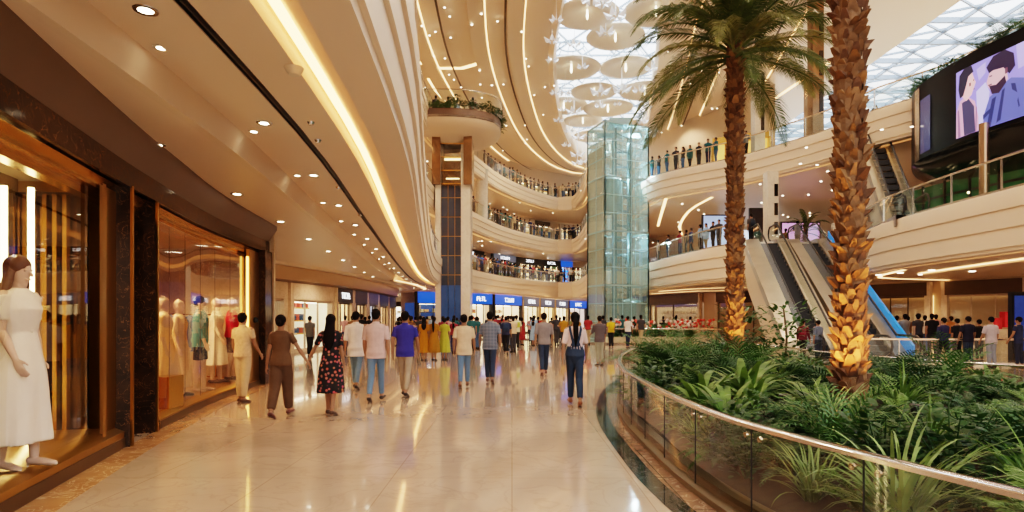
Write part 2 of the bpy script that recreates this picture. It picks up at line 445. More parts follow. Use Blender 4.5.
def hair_mb(p, J):
    b = MB(); z0 = 1.485; H = .225; st = p.get('hair', 'short')
    if st == 'bald': return None
    b.ball((0, -.016, z0+.68*H), (.088, .105, .097), n=16)
    if st == 'short': b.ball((0, -.04, z0+.5*H), (.076, .072, .075), n=12)
    if st == 'bun': b.ball((0, -.04, z0+.5*H), (.076, .07, .08), n=12); b.ball((0, -.12, z0+.5*H), (.05, .045, .05), n=10)
    if st in ('long', 'wavy'):
        b.ball((0, -.04, z0+.45*H), (.085, .078, .1), n=12)
        e = p.get('hairend', 1.22)
        b.shell([(0, -.045, 1.56), (0, -.07, 1.47), (0, -.105, 1.40), (0, -.125, (1.40+e)/2), (0, -.115, e)], [(.085, .06), (.092, .05), (.105, .04), (.10, .036), (.045, .02)], n=14)
        if st == 'wavy':
            for s in (-1, 1): b.shell([(s*.068, -.01, 1.60), (s*.085, -.02, 1.50), (s*.10, -.04, 1.40), (s*.085, -.06, 1.30)], [.028, .034, .036, .018], n=8)
    if st == 'tail':
        b.ball((0, -.04, z0+.5*H), (.08, .072, .085), n=12)
        e = p.get('hairend', 1.1)
        b.shell([(0, -.10, 1.60), (0, -.14, 1.52), (0, -.145, 1.40), (.005, -.135, 1.25), (0, -.125, e)], [.036, .05, .052, .045, .016], n=10)
    return b

def shoes_mb(p, J, s):
    an, td = J['ank', s], J['toe', s]; b = MB()
    if p.get('heels'):
        b.shell([an+Vector((0, -.035, -.045)), an+td*.07+Vector((0, 0, -.058)), an+td*.135+Vector((0, 0, -.068)), an+td*.175+Vector((0, 0, -.07))], [(.028, .028), (.034, .024), (.030, .018), (.012, .011)], n=12)
        b.shell([an+Vector((0, -.05, -.05)), an+Vector((0, -.055, -.12))], [.014, .007], n=8)
    else:
        b.shell([an+Vector((0, -.04, -.05)), an+td*.07+Vector((0, 0, -.055)), an+td*.165+Vector((0, 0, -.066))], [(.042, .04), (.048, .036), (.042, .026)], n=12)
    return b

def cl(c, r=.85, v=.14): return mat(c, r, var=v, scale=14, bump=.25, spec=.2, name='fabric')
SKIN = [(.30, .155, .09), (.36, .19, .115), (.25, .125, .07), (.42, .24, .15)]
HAIRC = mat((.010, .007, .006), .8, var=.3, scale=30, spec=.15, name='black_hair')

def person(label, loc, p, yaw=0, vox=.009, name='person', cat='person', group=None):
    J = skeleton(p); k = J['k']; fem = p.get('fem', False)
    skin = p.get('skinmat') or mat(SKIN[p.get('skin', 0)], .5, var=.06, scale=8, name='skin')
    def M(mb, v, it=3):
        for i, q in enumerate(mb.v): mb.v[i] = (q[0], q[1], q[2]-J['low'])
        me = fuse(mb, v, it); me.transform(Matrix.Scale(k, 4)); return me
    me = M(body_mb(p, J), vox, 2); me.materials.append(skin)
    root = link(name, me); root.location = loc; root.rotation_euler = (0, 0, math.radians(yaw)); tag(root, label, cat, group)
    def add(nm, mb, m, v=.011, it=3):
        if mb is None: return None
        q = M(mb, v, it); q.materials.append(m); return link(nm, q, root)
    add('hair', hair_mb(p, J), p.get('hairmat', HAIRC), .010)
    tm = p['top'] if not isinstance(p['top'], tuple) else cl(p['top'])
    bm = p.get('bottom'); bm = cl(bm) if isinstance(bm, tuple) else bm
    kind = p.get('wear', 'trousers')
    if kind == 'dress':
        b = shirt_mb(dict(p, hem=1.05), J); sk = skirt_mb(p, J, **p.get('skirt', {}))
        b.add(sk.v, sk.f); add('dress', b, tm, .011, 2)
    else:
        add(p.get('topname', 'shirt'), shirt_mb(p, J), tm)
        if kind == 'skirt': add('skirt', skirt_mb(p, J, **p.get('skirt', {})), bm, .012, 2)
        else: add('shorts' if p.get('leglen', 1) < .1 else 'trousers', trousers_mb(p, J), bm)
    if p.get('vest'):
        v = MB(); T = [t for t in torso_rings(fem, .03) if 1.05 < t[0] < 1.42]
        v.shell([(0, y, z) for z, _, _, y in T], [(a*.93, c) for _, a, c, _ in T], n=16, dome=False); add('vest', v, cl(p['vest']))
    if p.get('overall'):
        v = MB()
        for s in (-1, 1): v.shell([(s*.045, -.115, 1.16), (s*.075, -.125, 1.28), (s*.10, -.09, 1.40), (s*.10, -.02, 1.455), (s*.09, .07, 1.40)], [(.026, .012)]*5, n=8)
        v.shell([(0, -.11, 1.10), (0, -.12, 1.22)], [(.10, .02), (.055, .015)], n=10)
        add('overall_straps', v, bm, .008, 1)
    if p.get('bag'):
        v = MB(); v.shell([(0, -.16, 1.08), (0, -.18, 1.2), (0, -.165, 1.36)], [(.13, .07), (.14, .08), (.11, .06)], n=12)
        add('backpack', v, cl(p['bag']))
    if not p.get('barefoot'):
        sm = p.get('shoemat') or mat(p.get('shoe', (.03, .02, .018)), .4, name='shoe_leather')
        for s in (-1, 1): add('shoe', shoes_mb(p, J, s), sm, .008, 2)
    return root, J

# lighter-weight figure for crowds: one continuous skin whose regions carry four materials
def crowd_mesh(p, vox, name='person'):
    J = skeleton(p); b = body_mb(p, J); fem = p.get('fem')
    for q in (shirt_mb(p, J), hair_mb(p, J)): b.add(q.v, q.f)
    kind = p.get('wear', 'trousers')
    q = trousers_mb(p, J) if kind != 'dress' else skirt_mb(p, J, z0=1.1, z1=p.get('dz', .32), r0=.13, r1=.24, fold=.08, n=20)
    b.add(q.v, q.f)
    for s in (-1, 1): q = shoes_mb(p, J, s); b.add(q.v, q.f)
    for i, v in enumerate(b.v): b.v[i] = (v[0], v[1], v[2]-J['low'])
    lo = J['low']; me = fuse(b, vox, 1)
    hem = p.get('hem', .88); wr = [J['wr', s] for s in (-1, 1)]; sl = p.get('sleeve', .62)
    for n in range(4): me.materials.append(None)
    dz = p.get('dz', .32)
    idx = []
    for f in me.polygons:
        c = f.center; z = c.z+lo; m = 1
        arm = False
        for s in (-1, 1):
            sh, el, w, hd = J['sh', s], J['el', s], J['wr', s], J['hd', s]
            e = w+hd*.16
            for a, bb, r, t0 in ((sh, el, .062, sl if sl < 1 else 9), (el, e, .06, -1 if sl <= 1.05 else .85)):
                d = bb-a; t = (Vector((c.x, c.y, z))-a).dot(d)/d.dot(d)
                if 0 <= t <= 1.1 and (Vector((c.x, c.y, z))-a-d*t).length < r and t > t0 and abs(c.x) > .15: arm = True
        if z > 1.60 and c.y < .075 or (z > 1.475 and c.y < .0 and z > 1.49): m = 3
        elif z > 1.468: m = 0
        elif arm: m = 0
        elif p.get('hair') in ('long', 'tail') and c.y < -.10 and abs(c.x) < .11 and z > p.get('hairend', 1.2): m = 3
        elif kind == 'dress': m = 1 if z > 1.12 else (2 if z > dz-.01 else 0)
        elif z < hem: m = 2
        if z < min(J['ank', -1].z, J['ank', 1].z)-.02+(.0): m = 3
        elif kind != 'dress' and z < .10+lo: m = 3 if m == 2 else m
        idx.append(m)
    me.polygons.foreach_set('material_index', idx); me.update()
    return me

POSES = [
    dict(H=1.72, legs=[(2, 2), (-2, 2)], arms=[(3, 6, 10), (3, 6, 10)], sleeve=.65),
    dict(H=1.70, legs=[(16, 4), (-14, 14)], arms=[(-14, 7, 12), (14, 7, 14)], sleeve=.65),
    dict(H=1.72, legs=[(-12, 12), (15, 4)], arms=[(14, 8, 12), (-14, 8, 12)], sleeve=1.6),
    dict(H=1.60, fem=True, hair='long', wear='dress', legs=[(4, 3), (-4, 4)], arms=[(5, 8, 18), (0, 8, 14)]),
    dict(H=1.62, fem=True, hair='long', hem=.72, loose=.03, legs=[(8, 4), (-8, 8)], arms=[(-6, 9, 14), (8, 9, 14)], sleeve=1.3),
    dict(H=1.70, legs=[(6, 10), (-2, 2)], arms=[(34, 12, 66), (32, 12, 62)], sleeve=.7),
    dict(H=1.60, fem=True, hair='tail', legs=[(0, 0), (5, 8)], arms=[(30, 12, 70), (4, 8, 12)], sleeve=.7),
    dict(H=1.66, legs=[(3, 3), (-3, 3)], arms=[(12, 14, 95), (14, 12, 88)], sleeve=1.7),
]
CM_MID = [crowd_mesh(p, .016) for p in POSES]
CM_FAR = [crowd_mesh(p, .034) for p in POSES]
COLS = {
    'navy': (.025, .035, .10), 'black': (.02, .02, .024), 'white': (.75, .72, .68), 'grey': (.22, .22, .23), 'teal': (.03, .12, .14),
    'light blue': (.28, .42, .60), 'red': (.30, .035, .04), 'maroon': (.22, .03, .05), 'mustard': (.38, .20, .03), 'lime yellow': (.62, .66, .10),
    'pink': (.48, .26, .27), 'beige': (.58, .46, .32), 'olive': (.20, .21, .09), 'green': (.06, .28, .12), 'brown': (.17, .09, .05),
    'orange': (.42, .17, .05), 'purple': (.22, .10, .30), 'blue': (.035, .09, .27), 'denim blue': (.07, .13, .26), 'khaki': (.36, .29, .18), 'charcoal': (.05, .05, .06)}
def figure(pose, loc, yaw, top, bot, label, far=False, skin=0, sc=1., group=None):
    o = link('person', (CM_FAR if far else CM_MID)[pose]); o.location = loc; o.rotation_euler = (0, 0, yaw)
    H = POSES[pose]['H']/1.7*sc; o.scale = (H, H, H)
    ms = [mat(SKIN[skin], .5, var=.06, scale=8, name='skin'), cl(COLS[top]), cl(COLS[bot]), HAIRC]
    for sl, m in zip(o.material_slots, ms): sl.link = 'OBJECT'; sl.material = m
    return tag(o, label, 'person', group)
# ------------------------------------------------------------------ building curves (plan, metres)
H1, H2, H3, HR, H2R = 5.6, 10.4, 15.2, 20.0, 11.5
E = smoothc([(-.70, -8), (-.82, 0), (-1.25, 7.5), (-2.05, 14), (-3.0, 21.5), (-4.0, 30), (-4.6, 36.5), (-4.7, 41), (-4.3, 45), (-3.4, 49), (-1.1, 57), (2, 63.5), (5.2, 67.8), (6.7, 67.4), (7.05, 63), (6.9, 57), (6.9, 52), (8.2, 50.2), (11, 52)], 1.3)
E1R = smoothc([(10.4, 56), (9.7, 50), (10, 43.6), (10.6, 38), (11.4, 34)], 1.3)+[Vector(q) for q in ((12.25, 32.0), (16.35, 31.9))]+smoothc([(16.5, 30.5), (16.2, 27.5), (15.7, 25.5), (15.45, 22), (15.4, 18), (15.4, 5), (15.4, -8)], 1.3)
E2R = smoothc([(10.9, 60), (9.6, 52), (9.35, 45), (10.2, 41.2), (13.3, 37.6), (15.0, 34.9), (16.8, 31.1), (17.3, 28.6), (18.2, 26.8), (18.9, 24), (19, 10), (19, -8)], 1.3)
OUTL = [(13, 60), (20, 92), (-25, 92), (-25, -8)]
OUTR = [(44, -8), (44, 92), (20.5, 92), (13.5, 60)]
GL = smoothc([(-12.8, 16.5), (-11.2, 22), (-10.1, 27), (-9.4, 31.5), (-9.1, 37), (-9.2, 43), (-9.4, 48)], 1.5)      # shop line, left corridor
GF = smoothc([(-8.3, 51), (-3.3, 54.5), (.4, 61), (4, 70), (9, 80), (17, 86)], 1.5)                   # shop line, far side
GR = [Vector(q) for q in ((11, 60), (16, 48), (21.6, 37), (26, 29.5), (28, 20), (28, -8))]
BW = smoothc([(-8, -8), (-8.2, 8), (-9, 22), (-10.5, 38), (-10, 50), (-6, 61), (0, 70.5), (5.5, 76), (13, 80), (20, 82)], 1.5)  # gallery back wall
SF = smoothc([(-2.2, -4), (-2.75, .5), (-3.4, 2.5), (-4.12, 4.95), (-4.78, 7.4), (-5.05, 8.6), (-5.48, 10.4), (-5.78, 12.2), (-6.15, 15.1)], .6)   # shop front beside us

# ------------------------------------------------------------------ floor and slabs
b = MB(); b.poly([[(-26, -9), (45, -9), (45, 93), (-26, 93)]], 0); struct('floor', b, M_floor)
M_tan = mat((.62, .50, .38), .35, var=.05, scale=.8, name='gallery_floor')
def soffit_profile(zt, zb):
    """gallery edge: capping, three stepped bands, cove slot, then underside"""
    h = (zt-zb-.12)/3; P = [(-.45, zt), (0.0, zt)]
    for i in range(3):
        o = -.05*i
        P += [(o+.01, zt-h*i-.03), (o+.01, zt-h*(i+1)+.01), (o-.045, zt-h*(i+1)), ]
    return P+[(-.15, zb), (-.52, zb-.02), (-.54, zb+.16), (-.86, zb+.16), (-.88, zb), (-1.0, zb)]
EU = smoothc([(-1.35, -8), (-1.4, 0), (-1.7, 7), (-2.3, 14), (-3.25, 20.5), (-4.5, 28.5), (-5.15, 34), (-5.3, 38), (-5.05, 42), (-4.4, 45.5), (-3.4, 49), (-1.1, 57), (2, 63.5), (5.2, 67.8), (6.7, 67.4), (7.05, 63), (6.9, 57), (6.9, 52), (8.2, 50.2), (11, 52)], 1.3)
def gallery(edge, out, zt, zb, near=False):
    b = MB(); ed = [tuple(p) for p in offs(edge, -.45)]
    b.poly([ed+out], zt); struct('floor', b, M_tan)
    b = MB(); ec = [tuple(p) for p in offs(edge, -2.62 if near else -1.0)]
    b.poly([ec+out], zb); struct('ceiling', b, M_cream)
    b = MB(); b.sweep(edge, soffit_profile(zt, zb))
    if near:
        b.sweep(edge, [(-1.0, zb), (-1.33, zb)])
        b.sweep(edge, [(-1.42, zb), (-1.90, zb), (-1.91, zb+.30), (-2.42, zb+.30), (-2.50, zb+.0), (-2.62, zb)])
    struct('trim_1', b, M_fascia)
    if near:
        c = MB(); c.sweep(edge, [(-1.325, zb-.004), (-1.33, zb+.06), (-1.42, zb+.06), (-1.425, zb-.004)]); c.sweep(edge, [(-1.385, zb-.002), (-1.365, zb-.002)])
        t = solo('slot_diffuser', c, M_black, 'thin black linear air slot curving along the ceiling on the left', 'air vent', smooth=35)
    # cove light strip lying in the slot
    c = MB(); c.sweep(edge, [(-.74, zb+.14), (-.84, zb+.14)] if near else [(-.56, zb+.10), (-.66, zb+.14)])
    return c
cv = gallery(E, OUTL, H1, 3.9, True)
solo('cove_light', cv, glow((1.0, .46, .15), 8), 'long warm cove light under the first gallery edge, left and far side', 'cove light')
cv = gallery(EU, OUTL, H2, 8.9); solo('cove_light', cv, M_cove, 'warm cove light line under the second gallery edge, far side', 'cove light')
cv = gallery(EU, OUTL, H3, 13.8); solo('cove_light', cv, M_cove, 'warm cove light line under the third gallery edge, far side', 'cove light')
cv = gallery(E1R, OUTR, H1, 3.7); solo('cove_light', cv, M_cove, 'warm cove light under the first gallery edge on the right', 'cove light')
cv = gallery(E2R, OUTR, H2R, 9.9); solo('cove_light', cv, M_cove, 'warm cove light under the upper right gallery edge', 'cove light')

# second, wall-side cove lines in the left corridor ceiling and near right shops
def cove(curve, z, w, label, m=M_cove2, lip=True):
    b = MB(); b.sweep(curve, [(-w/2, z-.03), (w/2, z-.03)])
    t = thing('cove_light', label, 'cove light', (curve[0][0], curve[0][1], z))
    part('light_strip', b, m, t)
    if lip:
        b = MB(); b.sweep(curve, [(w/2+.01, z), (w/2+.03, z-.09), (w/2+.22, z-.09), (w/2+.30, z)]); part('lip', b, M_fascia, t)
    return t
cove(offs(GL, .9), 3.9, .14, 'warm cove light above the left shop fronts down the corridor')
cove(offs(GF, 1.3), 3.9, .2, 'warm cove light above the far ground floor shops')
cove(offs(GR, -2.0)[::-1], 3.7, .2, 'warm cove light above the right ground floor shops')
cove(smoothc([(17.5, -4), (17.6, 10), (17.8, 20), (19, 28)], 1.5), 3.7, .22, 'second warm light line under the right gallery')
cove(smoothc([(-13, 57), (-7.4, 49), (-6.6, 42), (-7.0, 36)], 1.5), 3.9, .2, 'broad warm light curve in the far left corridor ceiling')
cove(smoothc([(-12.5, 64), (-9.8, 60), (-9.6, 54)], 1.5), 3.9, .2, 'short bright light curve deep in left corridor ceiling')

# roof with skylight opening
OP = smoothc([(7, 11), (4.2, 19), (2.9, 28), (2.5, 36), (2.6, 42.8), (3.4, 50.6), (4.7, 58.7), (6.6, 65.7), (8.95, 71), (11.5, 73), (13.6, 70.5), (14, 64), (12.9, 55), (11.2, 45), (9.4, 35), (9.2, 25), (8.6, 15)], 1.5, True)
ST = [(26, 2), (41, 2), (41, 78), (26, 78)]
M_roof = mat((.80, .655, .51), .42, var=.03, scale=.3, name='roof_plaster')
b = MB(); b.poly([[(-26, -9), (45, -9), (45, 93), (-26, 93)], [tuple(p) for p in OP], ST], HR); struct('ceiling', b, M_roof)
b = MB()
b.sweep(OP, [(-.02, HR), (.35, HR-.25), (.55, HR+.1), (.4, HR+2.2)], closed=True)
for d in (-1.9, -4.3, -8.2):
    L = offs(OP, d, True); b.sweep(L, [(-.9, HR), (-.85, HR-.22), (.1, HR-.28), (.14, HR)], closed=True)
struct('trim_2', b, M_roof)
for i, (d, lb) in enumerate(((-1.9, 'innermost warm light ring around the skylight in the roof'), (-4.3, 'second warm light ring around the skylight, counting outward'), (-8.2, 'outermost warm light ring around the skylight in the roof'))):
    L = offs(OP, d, True); c = MB(); c.sweep(L, [(.15, HR-.10), (.22, HR-.03)], closed=True)
    solo('ring_light', c, M_cove2, lb, 'ceiling light')
for i, (d, lb) in enumerate(((-2.9, 'thin dark groove in the roof, nearest to the skylight'), (-6.9, 'thin dark groove in the roof, farthest from the skylight'))):
    L = offs(OP, d, True); c = MB(); c.sweep(L, [(-.07, HR-.30), (.07, HR-.30)], closed=True)
    struct('trim_3', c, M_darkbronze)
# swooping light lines on the roof
def rp(px, py, z=HR): v = fl(px, py, z); return (v.x, v.y)
def lightline(pts, z, lb, w=.2): return cove(smoothc(pts, 1.5), z, w, lb, lip=False)
lightline([rp(418, 62), rp(440, 68), rp(462, 68), rp(490, 60)], HR, 'bright curved light line on roof above the planted terrace', .4)
lightline([rp(430, 78), rp(437, 90), rp(446, 100)], HR, 'slanting double light line behind the planted terrace', .5)
lightline([rp(690, 72), rp(676, 105), rp(667, 135)], HR, 'light line on the roof left of the nearer palm crown')
lightline([rp(660, 70), rp(652, 95), rp(648, 122)], HR, 'light line on roof just right of the glass lift')
lightline([rp(682, 133), rp(698, 135), rp(716, 134)], HR, 'short level light line on roof above the right gallery')
lightline([rp(722, 150), rp(752, 116), rp(790, 88), rp(830, 62), rp(866, 40)], HR, 'long rising light line on the roof at right', .3)
zc = 9.9
lightline([rp(712, 197, zc), rp(690, 210, zc), rp(680, 225, zc), (17.0, 60)], zc, 'sweeping light curve under the upper right gallery')
lightline([rp(666, 198, zc), rp(661, 215, zc), rp(658, 226, zc)], zc, 'short light line under upper right gallery beside glass lift')
zc = 3.7
lightline([(11.5, 47), (13, 43), (15.5, 41), (19, 42)], zc, 'curved light line in ground floor ceiling behind near palm')
lightline([(12, 52), (14.5, 46.5), (18, 45.5)], zc, 'farther curved light line in ground floor ceiling')
lightline([(17, 26), (19, 31), (24, 33)], zc, 'light line in ground floor ceiling right of the escalators')

# skylight: glazing grid, big dishes and hanging crystals
b = MB(); b.poly([[tuple(p) for p in offs(OP, .4, True)]], HR+2.3); struct('window_1', b, glassm((.97, .99, 1.0), ior=1.2))
b = MB(); import itertools
def inside(p, poly):
    c = False; n = len(poly)
    for i in range(n):
        a, d = poly[i], poly[(i+1) % n]
        if (a[1] > p[1]) != (d[1] > p[1]) and p[0] < (d[0]-a[0])*(p[1]-a[1])/(d[1]-a[1])+a[0]: c = not c
    return c
M_white = mat((.34, .40, .47), .4, var=.03, name='white_metal')
for ang in (0, PI/3, -PI/3):
    dx, dy = math.cos(ang), math.sin(ang)
    for k in range(-26, 27):
        ox, oy = 8-dy*k*2.2, 42+dx*k*2.2; run = None
        for s in range(-80, 81):
            q = (ox+dx*s*.6, oy+dy*s*.6); ins = inside(q, OP)
            if ins and run is None: run = q
            if not ins and run is not None:
                b.beam((*run, HR+1.9), (*q, HR+1.9), .09, .14); run = None
struct('trim_4', b, M_white)
M_dish = mat((.86, .78, .66), .3, var=.05, scale=2, name='dish')
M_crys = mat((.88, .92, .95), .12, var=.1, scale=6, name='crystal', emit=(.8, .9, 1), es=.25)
dish = None; dn = 0
prof = [(0, .32), (.35, .30), (.9, .10), (1.55, -.12), (2.0, -.10), (2.12, .02), (2.05, .10), (1.5, .05), (.9, .25), (0, .45)]
for r in range(14):
    for q in range(6):
        x = 2.6+q*4.1+(2.05 if r % 2 else 0); y = 15+r*4.3
        if not inside((x, y), offs(OP, .6, True)): continue
        if dish is None:
            dish = thing('ceiling_dish', 'large round cream dish hanging under the skylight', 'ceiling dish', (x, y, HR+.3), group='cream dishes under the skylight')
            m = MB(); m.lathe(prof, n=28); lpart('bowl', m, M_dish, dish, 60)
            m = MB()
            for k in range(6):
                a = k*PI/3+.3; m.beam((math.cos(a)*2, math.sin(a)*2, 0), (math.cos(a)*.9, math.sin(a)*.9, 1.6), .05, .05)
            m.lathe([(.86, 1.55), (.94, 1.55), (.94, 1.65), (.86, 1.65), (.86, 1.55)], n=18)
            lpart('hanger', m, M_white, dish)
            m = MB(); m.lathe([(0, -.38), (.05, -.3), (.09, -.1), (.05, .3)], n=10); lpart('lamp', m, glow((1, .85, .6), 5), dish)
        else: dup(dish, (x+R.uniform(-.3, .3), y+R.uniform(-.3, .3), HR+.35+R.uniform(-.25, .3)), sc=R.uniform(.88, 1.08))
        dn += 1
# crystals hang at the far end and between the dishes
cr = None
cl_ = []
for i in range(170):
    y = R.uniform(26, 72) if i < 100 else R.uniform(58, 73); x = R.uniform(2.5, 14)
    if not inside((x, y), OP): continue
    if any((x-a)**2+(y-c_)**2 < 1.1 for a, c_ in cl_): continue
    cl_.append((x, y))
    z = HR-.2-R.random()*(.6+(2.6 if y > 60 else .8)); s = R.uniform(.6, 1.4)
    if cr is None:
        m = MB()
        for k in range(5):
            a = k*2*PI/5; c_ = Vector((math.cos(a), math.sin(a), 0))
            v0 = c_*.12; v1 = c_*.62+Vector((0, 0, .22)); sd = Vector((-c_.y, c_.x, 0))*.2
            m.add([v0, c_*.38+sd+Vector((0, 0, -.10)), v1, c_*.38-sd+Vector((0, 0, -.10)), c_*.38+Vector((0, 0, .12))], [(0, 1, 4), (1, 2, 4), (2, 3, 4), (3, 0, 4), (0, 3, 2, 1)])
        m.add([(.03, 0, 0), (-.03, .02, 0), (0, -.03, 0), (0, 0, 2.2)], [(0, 1, 3), (1, 2, 3), (2, 0, 3)])
        cr = solo('crystal_pendant', m, M_crys, 'small white petal pendant hanging among skylight dishes', 'pendant', smooth=0, group='white petal pendants under the skylight'); cr.location = (x, y, z)
    else: dup(cr, (x, y, z), R.uniform(0, 6), sc=s)
# side skylight strip
b = MB(); b.poly([ST], HR+.9); struct('window_2', b, glassm((.97, .99, 1.0), ior=1.2))
b = MB(); b.sweep([Vector(p) for p in ST], [(-.02, HR), (-.02, HR+.9)], closed=True)
for k in range(26): y = 2+k*3.04; b.beam((26, y, HR+.7), (41, y+0, HR+.7), .16, .35)
for k in range(7): x = 26.5+k*2.3; b.beam((x, 2, HR+.7), (x, 78, HR+.7), .12, .25)
for k in range(22): y = 2+k*3.04; b.beam((26, y, HR+.75), (41, y+9, HR+.75), .1, .15); b.beam((26, y+9, HR+.75), (41, y, HR+.75), .1, .15)
struct('trim_5', b, M_white)

# ------------------------------------------------------------------ outer walls
M_wallup = mat((.60, .47, .34), .5, var=.12, scale=.5, name='gallery_wall')
b = MB(); b.sweep(BW, [(0, 5.6), (0, HR)]); struct('wall_left', b, M_wallup)
b = MB(); b.sweep(offs(GL, -2.6), [(0, 0), (0, 3.9)]); b.sweep([Vector(q) for q in ((-9.4, 48), (-14, 58), (-14, 66.5), (-7.5, 66.5), (-8.3, 51))], [(0, 0), (0, 3.9)]); struct('wall_left_corridor', b, M_beigem)
b = MB(); b.sweep(offs(GF, -3.2), [(0, 0), (0, 3.9)]); struct('wall_far', b, M_beigem)
b = MB(); b.sweep(GR, [(0, 0), (0, 3.7)]); struct('wall_right', b, mat((.52, .38, .25), .3, var=.15, scale=1, name='bronze_stone'))
b = MB(); b.sweep([Vector(q) for q in ((13.5, 62), (18, 52), (20.4, 46.5))], [(0, H2R), (0, HR)])
b.sweep([Vector(q) for q in ((13, 64), (20, 56), (26, 48), (31, 38), (33, 22), (33, -8))], [(0, H1), (0, 9.9)]); struct('wall_right_gallery', b, M_wallup)
# tall glazed wall beyond the upper right gallery
b = MB(); b.box((31, 66, 15.6), (22, .1, 8.2)); struct('window_3', b, mat((.75, .86, .95), .3, name='bright_glazing', emit=(.75, .88, 1), es=1.6))
b = MB()
for k in range(16): b.box((20.5+k*1.4, 65.8, 15.6), (.1, .2, 8.2))
for k in range(5): b.box((31, 65.8, 12+k*1.7), (22, .2, .12))
struct('trim_6', b, M_white)
b = MB(); b.box((43.5, 40, 15.5), (.2, 96, 9.2)); b.box((10, 92, 10), (70, .3, 20)); struct('wall_outer', b, M_wallup)
b = MB(); b.box((-24.5, 40, 10), (.3, 100, 20)); struct('wall_outer', b, M_wallup)
# ------------------------------------------------------------------ shop front beside us (left)
def sf(D, off=0.):
    """plan point of the shop front line at depth D, pushed off towards the corridor"""
    L = offs(SF, off) if off else SF
    for i in range(len(L)-1):
        if L[i][1] <= D <= L[i+1][1]:
            t = (D-L[i][1])/(L[i+1][1]-L[i][1]); return L[i]+(L[i+1]-L[i])*t
    return L[0] if D < L[0][1] else L[-1]
def seg(D0, D1, off=0., n=8): return [sf(D0+(D1-D0)*i/n, off) for i in range(n+1)]
M_band = mat((.14, .095, .06), .45, var=.1, scale=1.5, name='brown_band')
b = MB(); b.sweep(seg(-3.5, 15.05, 0, 30), [(.24, 3.92), (.24, 3.80), (.03, 3.50)]); struct('trim_7', b, M_band)
b = MB(); b.sweep(seg(-3.5, 15.05, 0, 30), [(.03, 3.50), (.06, 3.50), (.06, 3.22), (0, 3.22), (-.22, 3.22)]); struct('trim_8', b, M_emp)
b = MB(); b.sweep(seg(-3.5, 15.05, 0, 30), [(-.02, 3.20), (-.12, 3.20), (-.12, 3.10), (-.20, 3.10), (-.20, 3.0), (-.34, 3.0)]); struct('trim_9', b, M_gold)
b = MB(); b.sweep(seg(-3.5, 15.05, 0, 30), [(.34, .004), (0, .004)]); struct('floor_border', b, M_brownm)
# end return of this shop and interior shells
end = sf(15.05)
b = MB(); b.box((end.x-1.55, 15.15, 1.95), (3.1, .12, 3.9)); struct('wall_shop_end', b, M_beigem)
M_shopback = mat((.62, .40, .16), .35, var=.2, scale=1.2, name='amber_wall')
b = MB(); b.sweep(seg(-3.5, 7.35, -1.25, 12), [(0, 0), (0, 3.4)]); struct('wall_display', b, mat((.26, .17, .09), .25, metal=.3, var=.2, scale=1, name='bronze_mirror'))
b = MB(); b.sweep(seg(8.5, 14.9, -3.0, 12), [(0, 0), (0, 3.4)]); struct('wall_boutique', b, mat((.70, .40, .22), .4, var=.15, scale=1.3, name='rose_amber_wall'))
for D in (7.5, 8.3):   # partition walls running back from the piers
    p = sf(D); b = MB(); b.beam((p.x-.62, p.y+.02, 1.65), (p.x-3.0, p.y-.05, 1.65), .08, 3.3); struct('wall_partition', b, M_golddull)
b = MB(); b.sweep(seg(-3.5, 15, 0, 20), [(-.2, 3.3), (-3.1, 3.3)]); struct('ceiling_shop', b, mat((.55, .40, .25), .5, name='shop_ceiling'))
# display window one: plinth floor, frame, glass
t = thing('display_window', 'gold framed display window with the mannequin in a white dress', 'shop window', (sf(4)[0], 4, 0))
b = MB(); b.sweep(seg(-3.5, 7.4, 0, 16), [(0, 0), (0, .20), (-.10, .25), (-1.25, .25)]); part('plinth', b, M_golddull, t, label='polished gold raised display floor')
b = MB(); b.sweep(seg(-3.5, 7.4, 0, 16), [(.012, 0), (.012, .13), (-.02, .13)]); part('base_skirting', b, M_darkbronze, t)
b = MB(); b.sweep(seg(-3.5, 7.2, 0, 16), [(-.16, .25), (-.16, 3.1)]); part('glass_pane', b, glassm((.97, .95, .90), ior=1.3), t)
b = MB(); b.sweep(seg(6.95, 7.42, 0, 3), [(-.10, .2), (-.10, 3.15)]); b.sweep(seg(6.9, 7.0, 0, 2), [(-.05, .2), (-.05, 3.15)]); part('side_panel', b, M_golddull, t)
p = sf(6.9, -.1); q = sf(7.0, -1.2)
b = MB(); b.beam((p.x-.42, 7.32, 1.68), (p.x-2.6, 7.30, 1.68), .04, 2.9); part('mirror_panel', b, mat((.10, .065, .04), .08, metal=.9, var=.5, scale=1.2, name='smoked_mirror'), t)
proto = None
for i, (X_, w_) in enumerate(((-5.38, .05), (-5.50, .03), (-5.62, .05), (-5.78, .03), (-5.86, .05), (-6.05, .04), (-6.2, .05), (-6.4, .05), (-6.7, .05))):
    p = Vector((X_, 7.24)); m = MB(); m.box((0, 0, 1.66), (w_, .06, 2.85))
    if proto is None: proto = lpart('fin', m, M_gold, t); proto.location = (p.x-t.location.x, p.y-t.location.y, 0)
    else: o = proto.copy(); C.objects.link(o); o.location = (p.x-t.location.x, p.y-t.location.y, 0)
for px, D in ((4, 6.6), (31, 6.7)):
    X = (px-512)/F*D; m = MB(); m.box((X, D, 1.68), (.048, .04, 2.75))
    solo('light_tube', m, glow((1, .80, .42), 14), 'tall glowing vertical tube behind mannequin, ' + ('farther left one' if px < 10 else 'nearer the gold side panel'), 'light tube', (X, D, .25))
